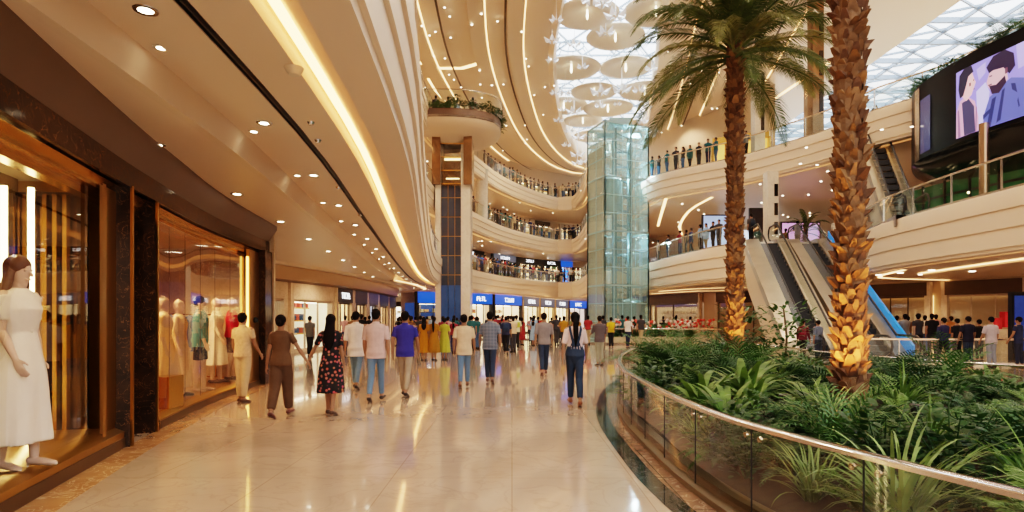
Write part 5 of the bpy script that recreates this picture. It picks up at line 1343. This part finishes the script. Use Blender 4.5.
# particular plants
plant('birdnest_fern', 0, 3.25, 8.2, .45, 1.0, 'standing bright before the farther palm')
plant('grass_clump', 0, 2.45, 3.75, .2, 1.15, 'spreading wide just behind the nearest glass')
plant('grass_clump', 0, 3.05, 3.1, .2, 1.1, 'pressing on the glass near the picture corner')
plant('areca_plant', 1, 2.9, 12.6, .4, 1.15, 'at the planter tip beside the concourse')
for i, (x, y) in enumerate(((6.1, 13.4), (5.6, 14.6))):
    b = MB(); b.tube([(0, 0, 0), (.05, .03, .8), (0, .1, 1.5)], [.03, .025, .015], 6)
    t = thing('tall_shrub', ['tall leafy shrub with broad leaves right of farther palm trunk', 'second tall leafy shrub directly behind farther palm'][i], 'shrub', (x, y, .4)); lpart('stem', b, M_golddull if 0 else mat((.12, .08, .04), .8, name='stem'), t)
    b = MB()
    for k in range(240):
        a = R.uniform(0, 6.28); r = .55*math.sqrt(R.random()); z = R.uniform(.3, 1.5); blade(b, (r*math.cos(a), r*math.sin(a), z), a+R.uniform(-.7, .7), R.uniform(-.2, .9), R.uniform(.14, .26), .9, .075, 4)
    lpart('foliage', b, G_mid, t, 0)

# ---- date palms
M_bark = mat((.150, .075, .030), .75, var=.65, scale=11, bump=.9, name='palm_bark')
M_bark2 = mat((.24, .125, .05), .7, var=.5, scale=14, bump=.9, name='palm_bark_light'); M_bark3 = mat((.10, .045, .02), .85, var=.5, scale=14, bump=.9, name='palm_bark_dark')
def palm(label, x, y, z0, zt, r, nfr, L, cat='palm tree', fr=True, w=.13):
    t = thing('date_palm', label, cat, (x, y, z0)); H = zt-z0
    b = MB(); K = 24; b.shell([(0.03*math.sin(k*.5), 0, H*k/K) for k in range(K+1)], [r*(1.12 if k < 2 else 1.0)*(1-.08*k/K) for k in range(K+1)], n=14, dome=False)
    dz = .0098*(.138/r); n = int(H/dz); 
    for i in range(n):
        a = i*2.39996+R.uniform(-.22, .22); z = max(0, i*dz+R.uniform(-.03, .03)); rr = r*(1-.08*z/H)*.96; c, s = math.cos(a), math.sin(a); o = Vector((c, s, 0)); sd = Vector((-s, c, 0)); ww = w*R.uniform(.5, 1.0)*.5; up = w*R.uniform(.5, 1.15); pr = R.choice([R.uniform(.025, .05), R.uniform(.04, .095)])
        B0 = o*rr+Vector((0, 0, z)); v0 = len(b.v); J_ = R.uniform(-.25, .25)*ww
        b.v += [tuple(B0-sd*ww-Vector((0, 0, .02))), tuple(B0+sd*ww-Vector((0, 0, .02))), tuple(B0+o*pr*.75+sd*ww*.75+Vector((0, 0, up*.35))), tuple(B0+o*pr*.75-sd*ww*.75+Vector((0, 0, up*.35))),
                tuple(B0+o*pr*1.25+sd*(ww*.35+J_)+Vector((0, 0, up*.8))), tuple(B0+o*pr*1.25-sd*(ww*.35-J_)+Vector((0, 0, up*.8))), tuple(B0+sd*ww*.6+o*.01+Vector((0, 0, up*.75))), tuple(B0-sd*ww*.6+o*.01+Vector((0, 0, up*.75)))]
        b.f += [tuple(q+v0 for q in f_) for f_ in ((0, 1, 2, 3), (3, 2, 4, 5), (5, 4, 6, 7), (1, 6, 4, 2), (0, 3, 5, 7))]; k_ = R.choice([0, 0, 1, 2]); b.m += [k_, k_, 1, k_, k_]
    lpart('trunk', b, [M_bark, M_bark2, M_bark3], t, 0)
    if not fr: return t
    vs = []
    for i, (el, dr) in enumerate(((1.35, 1.5), (1.15, 1.7), (.9, 1.9), (.6, 1.8), (.25, 1.5), (-.2, 1.0))):
        b = MB(); frond(b, (0, 0, 0), PI/2, el, L*R.uniform(.95, 1.05), dr, 62, L*.17, L*.013, up=.35, w0=.028, fold=.25, sweepf=.9); vs.append(b.mesh('frond', [G_palm, G_palm2, G_palm][i % 3], 0))
    for k in range(nfr):
        i = min(5, int(6*(k+.5)/nfr)); o = link('frond', vs[i], t); a = k*2.39996
        o.location = (.1*math.cos(a+PI/2), .1*math.sin(a+PI/2), H-.10-.5*k/nfr); o.rotation_euler = (0, R.uniform(-.2, .2), a); s = R.uniform(.88, 1.1); o.scale = (s, s, s)
    return t
palm('farther date palm with feathery crown rising from planter', 4.46, 12.0, .35, 7.35, .135, 54, 2.55, w=.15)
palm('nearer thick date palm trunk lit golden at its foot', 3.66, 6.5, .35, 10.5, .138, 30, 2.6, w=.13)
t = palm('small potted palm on the first gallery beyond the escalators', 18.4, 37.6, H1+.5, H1+1.9, .12, 16, 1.5, w=.1)
b = MB(); b.lathe([(0, 0), (.35, 0), (.45, .55), (.40, .55), (.38, .48), (0, .48)], n=18); o = solo('plant_pot', b, M_darkbronze, 'dark pot holding the small palm on first gallery', 'pot'); o.location = (18.4, 37.6, H1)
for i, (x, y) in enumerate(UPL):
    b = MB(); b.lathe([(0, 0), (.05, 0), (.05, .02), (.015, .03), (.015, .22), (.05, .24), (.07, .36), (.05, .37), (0, .33)], (0, 0, 0), 12); o = solo('ground_uplight', b, M_black, ['uplight left of farther palm foot', 'uplight right of farther palm foot', 'uplight left front of nearer palm foot', 'uplight right front of nearer palm foot', 'uplight at left flank of nearer palm foot'][i], 'uplight'); o.location = (x, y, .38)

# planters beyond the ground floor rail and on terraces
for i in range(16):
    x = 6.6+R.random()*6.2; y = 38.3+R.uniform(-.6, 1.2); k = R.choice(['leafy_shrub', 'fern', 'birdnest_fern', 'areca_plant'])
    plant(k, R.randrange(len(KIND[k])), x, y, .35, R.uniform(1.2, 1.7), 'behind the ground rail')
t = thing('flower_trough', 'long low flower trough behind the ground floor rail', 'planter', (9.6, 38.6, 0))
b = MB(); b.box((9.6, 38.6, .2), (7.2, 2.2, .4)); part('trough', b, M_beigem, t)
for c_, nm in (((.7, .08, .05), 'red_flowers'), ((.8, .65, .6), 'pale_flowers')):
    b = MB()
    for k in range(60): b.ball((R.uniform(6.5, 12.8), 37.6+R.uniform(-.1, 1), R.uniform(.9, 1.5)), .09, 6)
    o = part(nm, b, mat(c_, .7, name='petal'), t); o['kind'] = 'stuff'
for p, a in walk(offs(TP[::-1], .10), .55, .2):
    if p.x < -7.3: continue
    plant(R.choice(['leafy_shrub', 'fern']), R.randrange(2), p.x, p.y, 14.88, R.uniform(.9, 1.4), 'in the high terrace trough')
L = [p for p in offs(LED, -.22) if p.y < 28]
for p, a in walk(L, .8, .2):
    if p.y < 18: continue
    plant(R.choice(['leafy_shrub', 'fern', 'areca_plant']), R.randrange(2), p.x, p.y, 11.5, R.uniform(.8, 1.2), 'along top of the video drum')
# ------------------------------------------------------------------ the people nearest to us, walking away
floral = patterned('floral_print', 'floral', (.012, .012, .018), (.55, .16, .14), (.62, .42, .30), 17)
plaid = patterned('plaid', 'plaid', (.05, .07, .11), (.25, .28, .33), None, 9)
jean = cl((.13, .22, .33)); djean = cl((.035, .05, .085)); khaki = cl((.36, .29, .21))
creamp = mat((.62, .48, .32), .85, var=.25, scale=22, bump=.2, spec=.2, name='printed_cream')
W1 = [(15, 3), (-12, 16)]; W2 = [(-12, 16), (15, 3)]; A1 = [(-12, 8, 12), (12, 8, 14)]; A2 = [(12, 8, 14), (-12, 8, 12)]; St = [(2, 3), (-3, 5)]
def P(label, px, py, htop, p, yaw=0, **k):
    g_ = fl(px, py); Hh = (py-htop)/F*g_.y
    return person(label, (g_.x, g_.y, 0), dict(p, H=Hh), yaw, **k)
P('person in cream printed shirt and trousers beside the clothes window', 243, 402, 315, dict(top=creamp, bottom=cl((.60, .47, .31)), legs=St, arms=[(6, 12, 14), (8, 10, 30)], hem=.86, loose=.01, legw=1.2, shoe=(.10, .05, .03), collar=True), -14)
P('person in brown top and brown trousers holding hands', 281, 416.5, 317, dict(fem=True, hair='bun', top=(.125, .075, .045), bottom=(.105, .065, .042), legs=W2, fa=1., arms=[(-4, 10, 8), (3, 31, 4)], hem=.86, loose=.012, legw=1.3, shoe=(.10, .03, .025)), 0)
P('woman in black floral dress with long dark hair holding hands', 331, 414.5, 317, dict(fem=True, hair='long', hairend=1.12, wear='dress', top=floral, legs=[(6, 5), (-6, 10)], fa=1., arms=[(3, 28, 4), (-6, 8, 12)], sleeve=.8, shoe=(.06, .03, .02), skirt=dict(z0=1.1, z1=.36, r0=.14, r1=.235, fold=.05)), 0)
P('man in loose white shirt and light jeans', 356, 389, 313, dict(top=(.72, .68, .66), bottom=jean, legs=W1, arms=A1, hem=.72, loose=.03, sleeve=1.2, legw=.9, collar=True), 3)
P('man in pale pink shirt and blue jeans', 376, 401.5, 311, dict(top=(.60, .46, .45), bottom=jean, legs=W2, arms=[(10, 10, 14), (-8, 10, 12)], hem=.80, loose=.02, sleeve=.9, legw=.92, collar=True, skin=1), 0)
P('man in blue polo shirt and grey trousers', 405, 396.5, 313, dict(top=(.045, .045, .26), bottom=khaki, legs=W1, arms=[(-6, 12, 12), (12, 12, 12)], hem=.80, loose=.015, sleeve=.7, collar=True, legw=.95), 0)
P('man in grey t shirt standing near the left shops', 310, 357, 317, dict(top=(.12, .12, .12), bottom=(.02, .02, .022), legs=St, arms=A2, hem=.84), -10, vox=.014)
P('man in cream t shirt and blue jeans, concourse middle', 464, 387.5, 316, dict(top=(.68, .52, .35), bottom=jean, legs=W2, arms=[(-8, 10, 14), (10, 10, 14)], hem=.76, loose=.03, sleeve=.85, shoe=(.14, .06, .03)), 0)
P('man in blue checked shirt and charcoal jeans', 490, 383, 313, dict(top=plaid, bottom=djean, legs=W1, arms=[(8, 12, 14), (-10, 12, 10)], hem=.80, loose=.02, sleeve=.8, collar=True, shoe=(.12, .05, .03)), 0)
P('man in grey shirt and navy trousers, alone mid concourse', 544, 375, 314, dict(top=(.25, .22, .22), bottom=djean, legs=W2, arms=[(-14, 10, 12), (12, 10, 14)], hem=.84, sleeve=1.0, shoe=(.14, .05, .03)), 0)
P('woman with long ponytail in pale top and navy dungarees', 575, 405, 314, dict(fem=True, hair='tail', hairend=1.10, overall=True, top=(.66, .50, .46), bottom=cl((.03, .045, .075)), legs=W1, arms=[(-10, 13, 14), (12, 13, 14)], hem=.95, sleeve=.95, legw=1.0, shoe=(.22, .08, .04)), 0)
P('man in dark grey shirt and light olive trousers', 599.5, 365.5, 317, dict(top=(.12, .10, .11), bottom=(.30, .30, .23), legs=St, arms=[(20, 10, 50), (6, 10, 14)], hem=.80, loose=.02, sleeve=1.1), 12, vox=.013)
P('person in yellow top carrying a yellow backpack near glass lift', 611, 348.5, 318, dict(top=(.55, .40, .04), bottom=(.02, .02, .025), legs=St, bag=(.60, .45, .03), sleeve=.7), 8, vox=.018)
P('man in white shirt and navy trousers near glass lift', 628, 348, 317, dict(top=(.72, .70, .68), bottom=(.03, .04, .09), legs=St, arms=[(10, 8, 60), (2, 8, 10)], sleeve=.8), -40, vox=.018)
P('person with navy backpack and black trousers beyond cream shirted man', 506, 354.5, 317, dict(top=(.03, .04, .09), bottom=(.015, .015, .02), legs=W1, bag=(.03, .05, .10), sleeve=.9), 0, vox=.016)
P('man in white and lime top with black trousers', 516.5, 350, 316, dict(top=(.60, .62, .45), bottom=(.02, .02, .02), vest=(.45, .5, .08), legs=St, sleeve=.8), 0, vox=.018)
saree = dict(fem=True, wear='dress', hair='long', legs=[(2, 2), (-2, 3)], arms=[(4, 8, 14), (4, 8, 14)], sleeve=.8, skirt=dict(z0=1.1, z1=.30, r0=.14, r1=.23, fold=.08))
P('woman in mustard kurta, left of the mustard pair', 424, 360.5, 318, dict(saree, top=(.42, .19, .02), skin=1), 5, vox=.014)
P('woman in darker mustard kurta, right of the mustard pair', 434, 360.5, 317.5, dict(saree, top=(.34, .17, .025), hair='tail'), -5, vox=.014)
P('woman in lime yellow kurta set beside the mustard pair', 444.5, 360, 318.5, dict(saree, top=(.42, .44, .07), hair='bun'), -8, vox=.014)
# group behind the right hand rail
P('man in dark navy top nearest the escalator foot rail', 943.5, 365.5, 318.5, dict(top=(.03, .03, .08), bottom=(.02, .02, .03), legs=W1, arms=[(2, 12, 12), (16, 14, 22)], sleeve=1.9), 10, vox=.013)
P('man in black top half hidden in right hand group', 957, 362, 319.5, dict(top=(.02, .02, .025), bottom=(.02, .02, .025), legs=St, sleeve=.9), 0, vox=.014)
P('man in black t shirt and charcoal jeans, right hand group', 968, 366, 317.5, dict(top=(.018, .018, .035), bottom=djean, legs=St, arms=[(4, 16, 14), (4, 16, 22)], hem=.82, sleeve=.8), 0, vox=.013)
P('person in black behind the black t shirted man', 979, 361.5, 320.5, dict(top=(.02, .02, .02), bottom=(.02, .02, .02), legs=St), 0, vox=.015)
P('man in pale grey t shirt and grey jeans, right hand group', 991, 367.5, 318, dict(top=(.42, .38, .42), bottom=cl((.22, .24, .28)), legs=St, arms=[(6, 14, 20), (4, 14, 14)], hem=.80, loose=.02, sleeve=.9), 0, vox=.013)
P('person in navy at the right edge beside the blue advert stand', 1018.5, 367, 318, dict(top=(.03, .04, .09), bottom=(.03, .035, .06), legs=St, arms=[(8, 14, 22), (4, 10, 14)], hem=.8), 25, vox=.013)
P('person in maroon and black at the left escalator foot', 803, 362, 320.5, dict(top=(.10, .02, .03), bottom=(.02, .02, .02), vest=(.22, .03, .06), sleeve=1.8, legs=St), -60, vox=.014)
P('person in slate blue shirt at the left escalator foot', 818, 361, 321, dict(top=(.13, .16, .22), bottom=(.06, .07, .10), sleeve=1.1, legs=St), 15, vox=.014)
r, J = person('man with dark backpack standing at head of left escalator', (13.2, 33.1, H1), dict(H=1.72, top=(.06, .05, .05), bottom=(.02, .02, .025), bag=(.03, .04, .06), legs=St, sleeve=.9), 10, .016)

# ------------------------------------------------------------------ crowds
def cf(x, y, z, pose, far, top=None, bot=None, where='', yaw=None, sc=1.):
    tops = list(COLS); top = top or R.choice(['navy', 'black', 'black', 'charcoal', 'white', 'grey', 'teal', 'light blue', 'red', 'maroon', 'maroon', 'pink', 'beige', 'beige', 'olive', 'brown', 'brown', 'navy', 'mustard', 'charcoal'])
    bot = bot or R.choice(['black', 'navy', 'charcoal', 'denim blue', 'khaki', 'charcoal', 'black'])
    dress = POSES[pose].get('wear') == 'dress'
    if dress: bot = top
    noun = 'woman in %s dress' % top if dress else ('person in %s top' % top)
    return figure(pose, (x, y, z), R.uniform(-.6, .6) if yaw is None else yaw, top, bot, noun+' '+where, far, R.randrange(4), sc*R.uniform(.96, 1.04))
used = [(14.75, 34.2, H1), (15.0, 36.6, H2R), (17.0, 33.6, H2R), (18.2, 36.5, H2R), (-2.7, 53.5, H2), (-3.3, 53.3, H2), (-2.1, 53.3, H2), (-2.7, 52.8, H2), (-2.5, 54, H2), (18.4, 37.6, H1)]
def free(x, y, z, d=.55):
    if any(abs(z-c) < 1 and (x-a)**2+(y-b_)**2 < d*d for a, b_, c in used): return False
    used.append((x, y, z)); return True
for o in list(S.objects):
    if o.get('category') == 'person': used.append((o.location.x, o.location.y, o.location.z))
# ground crowd behind the strollers
n = 0
while n < 74:
    D = R.uniform(27, 46); px = R.uniform(330, 584); x = (px-512)/F*D
    if x < -9.2+max(0, (28-D))*.1 or (-5.6 < x < -2.4 and 39.5 < D < 43.2): continue
    if px < 395 and D > 41: continue
    if free(x, D, 0): cf(x, D, 0, R.randrange(8), False, where='in far crowd, '+('left part' if px < 437 else 'centre')); n += 1
for px, D in ((588, 36), (641, 35), (634, 39), (603, 37.5), (622, 38)):
    x = (px-512)/F*D
    if free(x, D, 0): cf(x, D, 0, R.randrange(8), False, where='walking near the glass lift')
n = 0
while n < 9:
    x = R.uniform(6, 12.5); y = R.uniform(40.6, 44)
    if x < 10.4 and y > 40.6: continue
    if free(x, y, 0): cf(x, y, 0, R.randrange(8), True, R.choice(['pink', 'red', 'white', 'black', 'grey']), where='beyond the flower trough')
    n += 1
for px, D, top in ((880, 27, 'beige'), (889, 26, 'black'), (897, 28, 'white'), (905, 25.5, 'grey'), (918, 24.5, 'charcoal'), (925, 27.5, 'white'), (932, 25, 'black'), (951, 28, 'orange'), (908, 29.5, 'brown'), (936, 29, 'pink')):
    x = (px-512)/F*D
    if free(x, D, 0): cf(x, D, 0, R.choice([0, 1, 5, 7, 2]), False, top, where='by the right shops')
# galleries
def rail_people(curve, z, pxs, where, back=.62, tops=None, far=True, sc=1.):
    L = offs(curve, -back)
    for px in pxs:
        best = None
        for i in range(len(L)-1):
            if L[i].y < 6: continue
            a, c_ = 512+F*L[i].x/L[i].y, 512+F*L[i+1].x/L[i+1].y
            if (a-px)*(c_-px) <= 0 and abs(a-c_) > 1e-4:
                q = L[i].lerp(L[i+1], (px-a)/(c_-a))
                if best is None or q.y > best[0].y:
                    tg = L[i+1]-L[i]; best = (q, math.atan2(-tg.y, -tg.x)+PI)
        if best is None: continue
        q, a = best
        if free(q.x, q.y, z, .42): cf(q.x, q.y, z, R.choice([0, 5, 7, 6, 4, 5]), far, R.choice(tops) if tops else None, where=where, yaw=a-PI+R.uniform(-.8, .8)+PI/2*0, sc=sc)
def jit(a, c_, n): return [a+(c_-a)*(i+R.uniform(.15, .85))/n for i in range(n)]
T1 = ['navy', 'black', 'white', 'blue', 'light blue', 'red', 'teal', 'charcoal', 'maroon', 'grey', 'beige', 'blue']
T2 = ['teal', 'black', 'charcoal', 'navy', 'grey', 'charcoal', 'teal', 'beige']
rail_people(E, H1, jit(472, 576, 30), 'at first gallery far rail', tops=T1)
rail_people(EU, H2, jit(472, 586, 29), 'at second gallery far rail', tops=T2)
rail_people(EU, H3, jit(482, 586, 25), 'at third gallery far rail', tops=T2)
rail_people(E, H1, jit(472, 576, 12), 'set back on first gallery', back=1.8, tops=T1)
rail_people(EU, H2, jit(474, 584, 10), 'set back on second gallery', back=1.8, tops=T2)
rail_people(EU, H3, jit(486, 584, 8), 'set back on third gallery', back=1.8, tops=T2)
for z, nm in ((H1, 'first'), (H2, 'second'), (H3, 'third')):
    for y in (30, 32.5, 35, 37.2):
        EE = E if z == H1 else EU; i = min(range(len(EE)), key=lambda i: abs(EE[i].y-y)+(0 if i < len(EE)/2 else 99)); q = offs(EE, -.6)[i]
        if free(q.x, q.y, z, .4): cf(q.x, q.y, z, R.choice([0, 5, 7]), True, R.choice(T2), where='at %s gallery rail, left part' % nm, yaw=-1.2)
rail_people(E1R, H1, [658, 668, 680, 686, 691, 700, 706, 713, 719, 730], 'at rail behind farther palm', tops=['black', 'navy', 'maroon', 'beige', 'light blue', 'charcoal'], back=.7)
rail_people(E2R, H2R, [652, 659, 667, 676, 683, 690, 699, 708, 716, 722, 746, 752], 'at the upper right gallery rail', tops=['teal', 'charcoal', 'black', 'teal', 'grey'], back=.6)
for i, (x, y) in enumerate(((-6.5, 39.5), (-5.0, 39.4), (-4.2, 39.5), (-3.7, 40.2), (-2.6, 40.0))):
    if free(x, y, 14.5): cf(x, y, 14.5, R.choice([0, 5, 7]), True, ['maroon', 'charcoal', 'navy', 'light blue', 'brown'][i], where='on the planted terrace')
for i, (x, y) in enumerate(((16.9, 35.5), (18.6, 34.4), (20.3, 33), (15.6, 38), (17.6, 38.6))):
    if free(x, y, H1): cf(x, y, H1, R.choice([0, 5, 7]), True, where='beyond the escalator heads')

# ------------------------------------------------------------------ ceiling fittings
m = MB(); m.lathe([(.055, -.006), (.085, -.006), (.09, .0), (.055, .004)], n=14); mrim = m.mesh('rim', M_steel)
m = MB(); m.lathe([(0, -.002), (.055, -.003)], n=12); mlens = m.mesh('lens', glow((1, .84, .60), 22))
m = MB(); m.lathe([(0, -.004), (.10, -.005), (.12, -.02), (.13, .0)], n=10); mfar = m.mesh('downlight', glow((1, .86, .66), 9))
def downlight(x, y, z, label, grp, s=1., big=False):
    if big:
        o = link('downlight', mfar); o.location = (x, y, z-.005); o.scale = (s, s, 1); return tag(o, label, 'downlight', grp)
    t = thing('downlight', label, 'downlight', (x, y, z-.004), group=grp); t.scale = (s, s, 1)
    link('rim', mrim, t); link('lens', mlens, t)
for (p, a) in walk(offs(E, -2.25), 2.6, .8):
    if p.y > 52 or p.y < 3: continue
    downlight(p.x, p.y, 4.20, 'round downlight in the recessed trough of left ceiling', 'downlights in the recessed ceiling trough', .85)
for (p, a) in walk(offs(E, -1.7), 2.6, 2.1):
    if p.y > 52 or p.y < 4: continue
    downlight(p.x, p.y, 3.9, 'small downlight between the trough and the dark slot', 'small downlights beside the ceiling slot')
for (p, a) in walk(offs(E, -3.4), 3.2, 16):
    if p.y > 60: continue
    downlight(p.x, p.y, 3.9, 'small downlight over the shop side of left corridor', 'downlights over the left corridor', 1.3)
OPl = [tuple(p) for p in OP]; nroof = 0; tries = 0
while nroof < 95 and tries < 5000:
    tries += 1; px, py = R.uniform(420, 760), R.uniform(2, 150); g_ = fl(px, py, HR); x, y = g_.x, g_.y
    if y > 70 or inside((x, y), [tuple(p) for p in offs(OP, -8.4, True)][::1]) and R.random() < .55: continue
    if inside((x, y), [tuple(p) for p in offs(OP, .6, True)]) or (26 < x < 41): continue
    if any(abs((Vector((x, y))-q).length) < .8 for q in OP[::2]): continue
    downlight(x, y, HR-.0 if not inside((x, y), [tuple(p) for p in offs(OP, -8.4, True)]) else HR-.30, 'tiny round downlight in the cream roof', 'roof downlights', .45, True); nroof += 1
for z, nm, n_ in ((8.9, 'second', 40), (13.8, 'third', 40)):
    for i in range(n_):
        L = offs(E, -R.uniform(1.6, 6)); p = R.choice([q for q in L if 40 < q.y < 80]); downlight(p.x+R.uniform(-1, 1), p.y+R.uniform(-1, 1), z, 'tiny downlight under the %s gallery floor' % nm, 'downlights under the %s gallery' % nm, .5, True)
for i in range(48):
    x, y = R.uniform(11.5, 26), R.uniform(24, 56)
    if x < 14 and y < 40: continue
    downlight(x, y, 9.9, 'tiny downlight under the upper right gallery', 'downlights under the upper right gallery', .5, True)
for i in range(40):
    x, y = R.uniform(17, 27), R.uniform(12, 40)
    if x > 27-max(0, (y-20))*.5: continue
    downlight(x, y, 3.7, 'small downlight in right ground floor ceiling', 'downlights in the right ground floor ceiling', 1.0, True)
for px, py in ((294, 68), ):
    g_ = fl(px, py, 3.9); b = MB(); b.lathe([(0, -.07), (.05, -.065), (.075, -.03), (.09, 0)], n=18); o = solo('ceiling_sensor', b, mat((.7, .62, .5), .5, name='sensor'), 'round pale speaker dome on the left ceiling', 'ceiling sensor'); o.location = (g_.x, g_.y, 3.9)
for i, (px, py) in enumerate(((311, 122), (338, 187), (318, 140), (360, 215))):
    g_ = fl(px, py, 3.9); b = MB(); b.lathe([(0, -.03), (.03, -.03), (.045, 0)], n=12); o = solo('sprinkler', b, M_steel, ['small ceiling sprinkler nearest the pale dome', 'third ceiling sprinkler along the left ceiling', 'second ceiling sprinkler along the left ceiling', 'farthest ceiling sprinkler along the left ceiling'][i], 'sprinkler'); o.location = (g_.x, g_.y, 3.9)
# ------------------------------------------------------------------ lights and world
def spot(x, y, z, e, col=(1, .78, .52), ang=130, r=.08, tgt=None, blend=.8):
    l = bpy.data.lights.new('downlight_lamp', 'SPOT'); l.energy = e; l.color = col; l.spot_size = math.radians(ang); l.spot_blend = blend; l.shadow_soft_size = r
    o = bpy.data.objects.new('downlight_lamp', l); C.objects.link(o); o.location = (x, y, z)
    if tgt is not None: o.rotation_euler = (Vector(tgt)-Vector((x, y, z))).to_track_quat('-Z', 'Y').to_euler()
    return o
def point(x, y, z, e, col=(1, .78, .52), r=.1):
    l = bpy.data.lights.new('lamp', 'POINT'); l.energy = e; l.color = col; l.shadow_soft_size = r
    o = bpy.data.objects.new('lamp', l); C.objects.link(o); o.location = (x, y, z); return o
W = bpy.data.worlds.new('world'); S.world = W; W.use_nodes = True; nt = W.node_tree
bg = nt.nodes['Background']; tc = nd(nt, 'ShaderNodeTexCoord'); sp = nd(nt, 'ShaderNodeSeparateXYZ'); cr_ = nd(nt, 'ShaderNodeValToRGB')
nt.links.new(tc.outputs['Generated'], sp.inputs[0]); nt.links.new(sp.outputs[2], cr_.inputs[0])
e = cr_.color_ramp.elements; e[0].position = 0; e[0].color = (.72, .49, .34, 1); e[1].position = .55; e[1].color = (2.3, 2.6, 2.9, 1)  # warm horizon is added fill, entering through the open end behind the camera
x = e.new(.2); x.color = (.75, .56, .42, 1)
nt.links.new(cr_.outputs[0], bg.inputs[0]); bg.inputs[1].default_value = 2.0
WARM = (1, .68, .40); NEUT = (1, .75, .52)
# corridor on the left: pools from the trough downlights
for (p, a) in walk(offs(E, -2.25), 2.6, .8):
    if p.y > 52: break
    spot(p.x, p.y, 3.99, 85, WARM, 130)
for (p, a) in walk(offs(E, -1.0), 5.5, 2):
    if p.y > 72 or p.x > 6: break
    for z in (8.7, 13.6, 19.3): spot(p.x, p.y, z, 260, NEUT, 150)
for (p, a) in walk(offs(E, -4.5), 6.5, 30):
    if p.x > 8: break
    for z in (3.8, 8.7, 13.6, 19.3): spot(p.x, p.y, z, 330, NEUT, 150)
for (x, y, z, e_) in ((14, 40, 9.6, 500), (17.5, 44, 9.6, 500), (21, 36, 9.6, 400), (22, 28, 9.6, 300), (12.5, 50, 9.6, 400), (13, 43, 3.6, 200), (17, 39, 3.6, 300), (21, 32, 3.6, 500), (19, 25, 3.6, 420), (24, 26, 3.6, 420), (19, 16, 3.6, 320), (12, 49, 3.6, 200),
                     (13, 48, 19.5, 900), (17, 42, 19.5, 900), (21, 34, 19.5, 900), (15, 55, 19.5, 700)):
    spot(x, y, z, e_, NEUT, 150)
# general glow of the atrium from lamps high on the roof plane
for (x, y) in ((0, 22), (0, 34), (-1, 44), (14, 20), (17, 28), (14, 8), (3, 12), (5, 30), (20, 18), (8, 60), (2, 55)):
    spot(x, y, 19.4, 1500, (1, .79, .58), 140, .3)
# uplights on the palms and lamps inside the two near windows
for (x, y), e_ in zip(UPL, (170, 150, 180, 150, 150)):
    q = (4.46, 12.0, 2.4) if y > 9 else (3.66, 6.5, 1.9)
    spot(x, y, .76, e_, (1, .46, .12), 66, .04, q)
for D in (2.5, 4.2, 5.6, 6.8):
    p = sf(D, -.6); spot(p.x, p.y, 2.98, 55, (1, .70, .36), 130, .05)
for D in (9.2, 10.6, 12, 13.3):
    p = sf(D, -1.2); spot(p.x, p.y, 3.0, 300, (1, .62, .34), 150, .05)
for z in (2.2, 7.0, 11.8, 14.6): point(ctr.x+1.2, ctr.y-.3, z, 260, (.8, .97, 1))  # cyan lamps added inside the lift tower to brighten its glass
# light thrown up from the polished galleries onto the undersides
S.view_settings.view_transform = 'Filmic'; S.view_settings.look = 'High Contrast'; S.view_settings.exposure = 0.16
S.cycles.max_bounces = 7; S.cycles.diffuse_bounces = 4; S.cycles.glossy_bounces = 4; S.cycles.transmission_bounces = 4; S.cycles.transparent_max_bounces = 14
S.cycles.sample_clamp_indirect = 6; S.cycles.caustics_reflective = False; S.cycles.caustics_refractive = False
S.cycles.use_denoising = True
# ------------------------------------------------------------------ tell apart things described alike
ORD = 'first second third fourth fifth sixth seventh eighth ninth tenth eleventh twelfth'.split()
by = {}
for o in S.objects:
    if o.parent is None and o.get('label') and not o.get('group'): by.setdefault(o['label'], []).append(o)
bpy.context.view_layer.update()
for lb, os_ in by.items():
    if len(os_) < 2: continue
    if len(os_) > 12:
        for o in os_: o['group'] = lb
        continue
    os_.sort(key=lambda o: project(o.matrix_world.translation)[0]); n = len(os_)
    for i, o in enumerate(os_):
        s = 'leftmost' if i == 0 else 'rightmost' if i == n-1 else ORD[i]+' from left'
        o['label'] = '%s, %s of %s' % (lb, s, 'two three four five six seven eight nine ten eleven twelve'.split()[n-2])
        if len(o['label'].split()) > 16: print('LONG', o['label'])
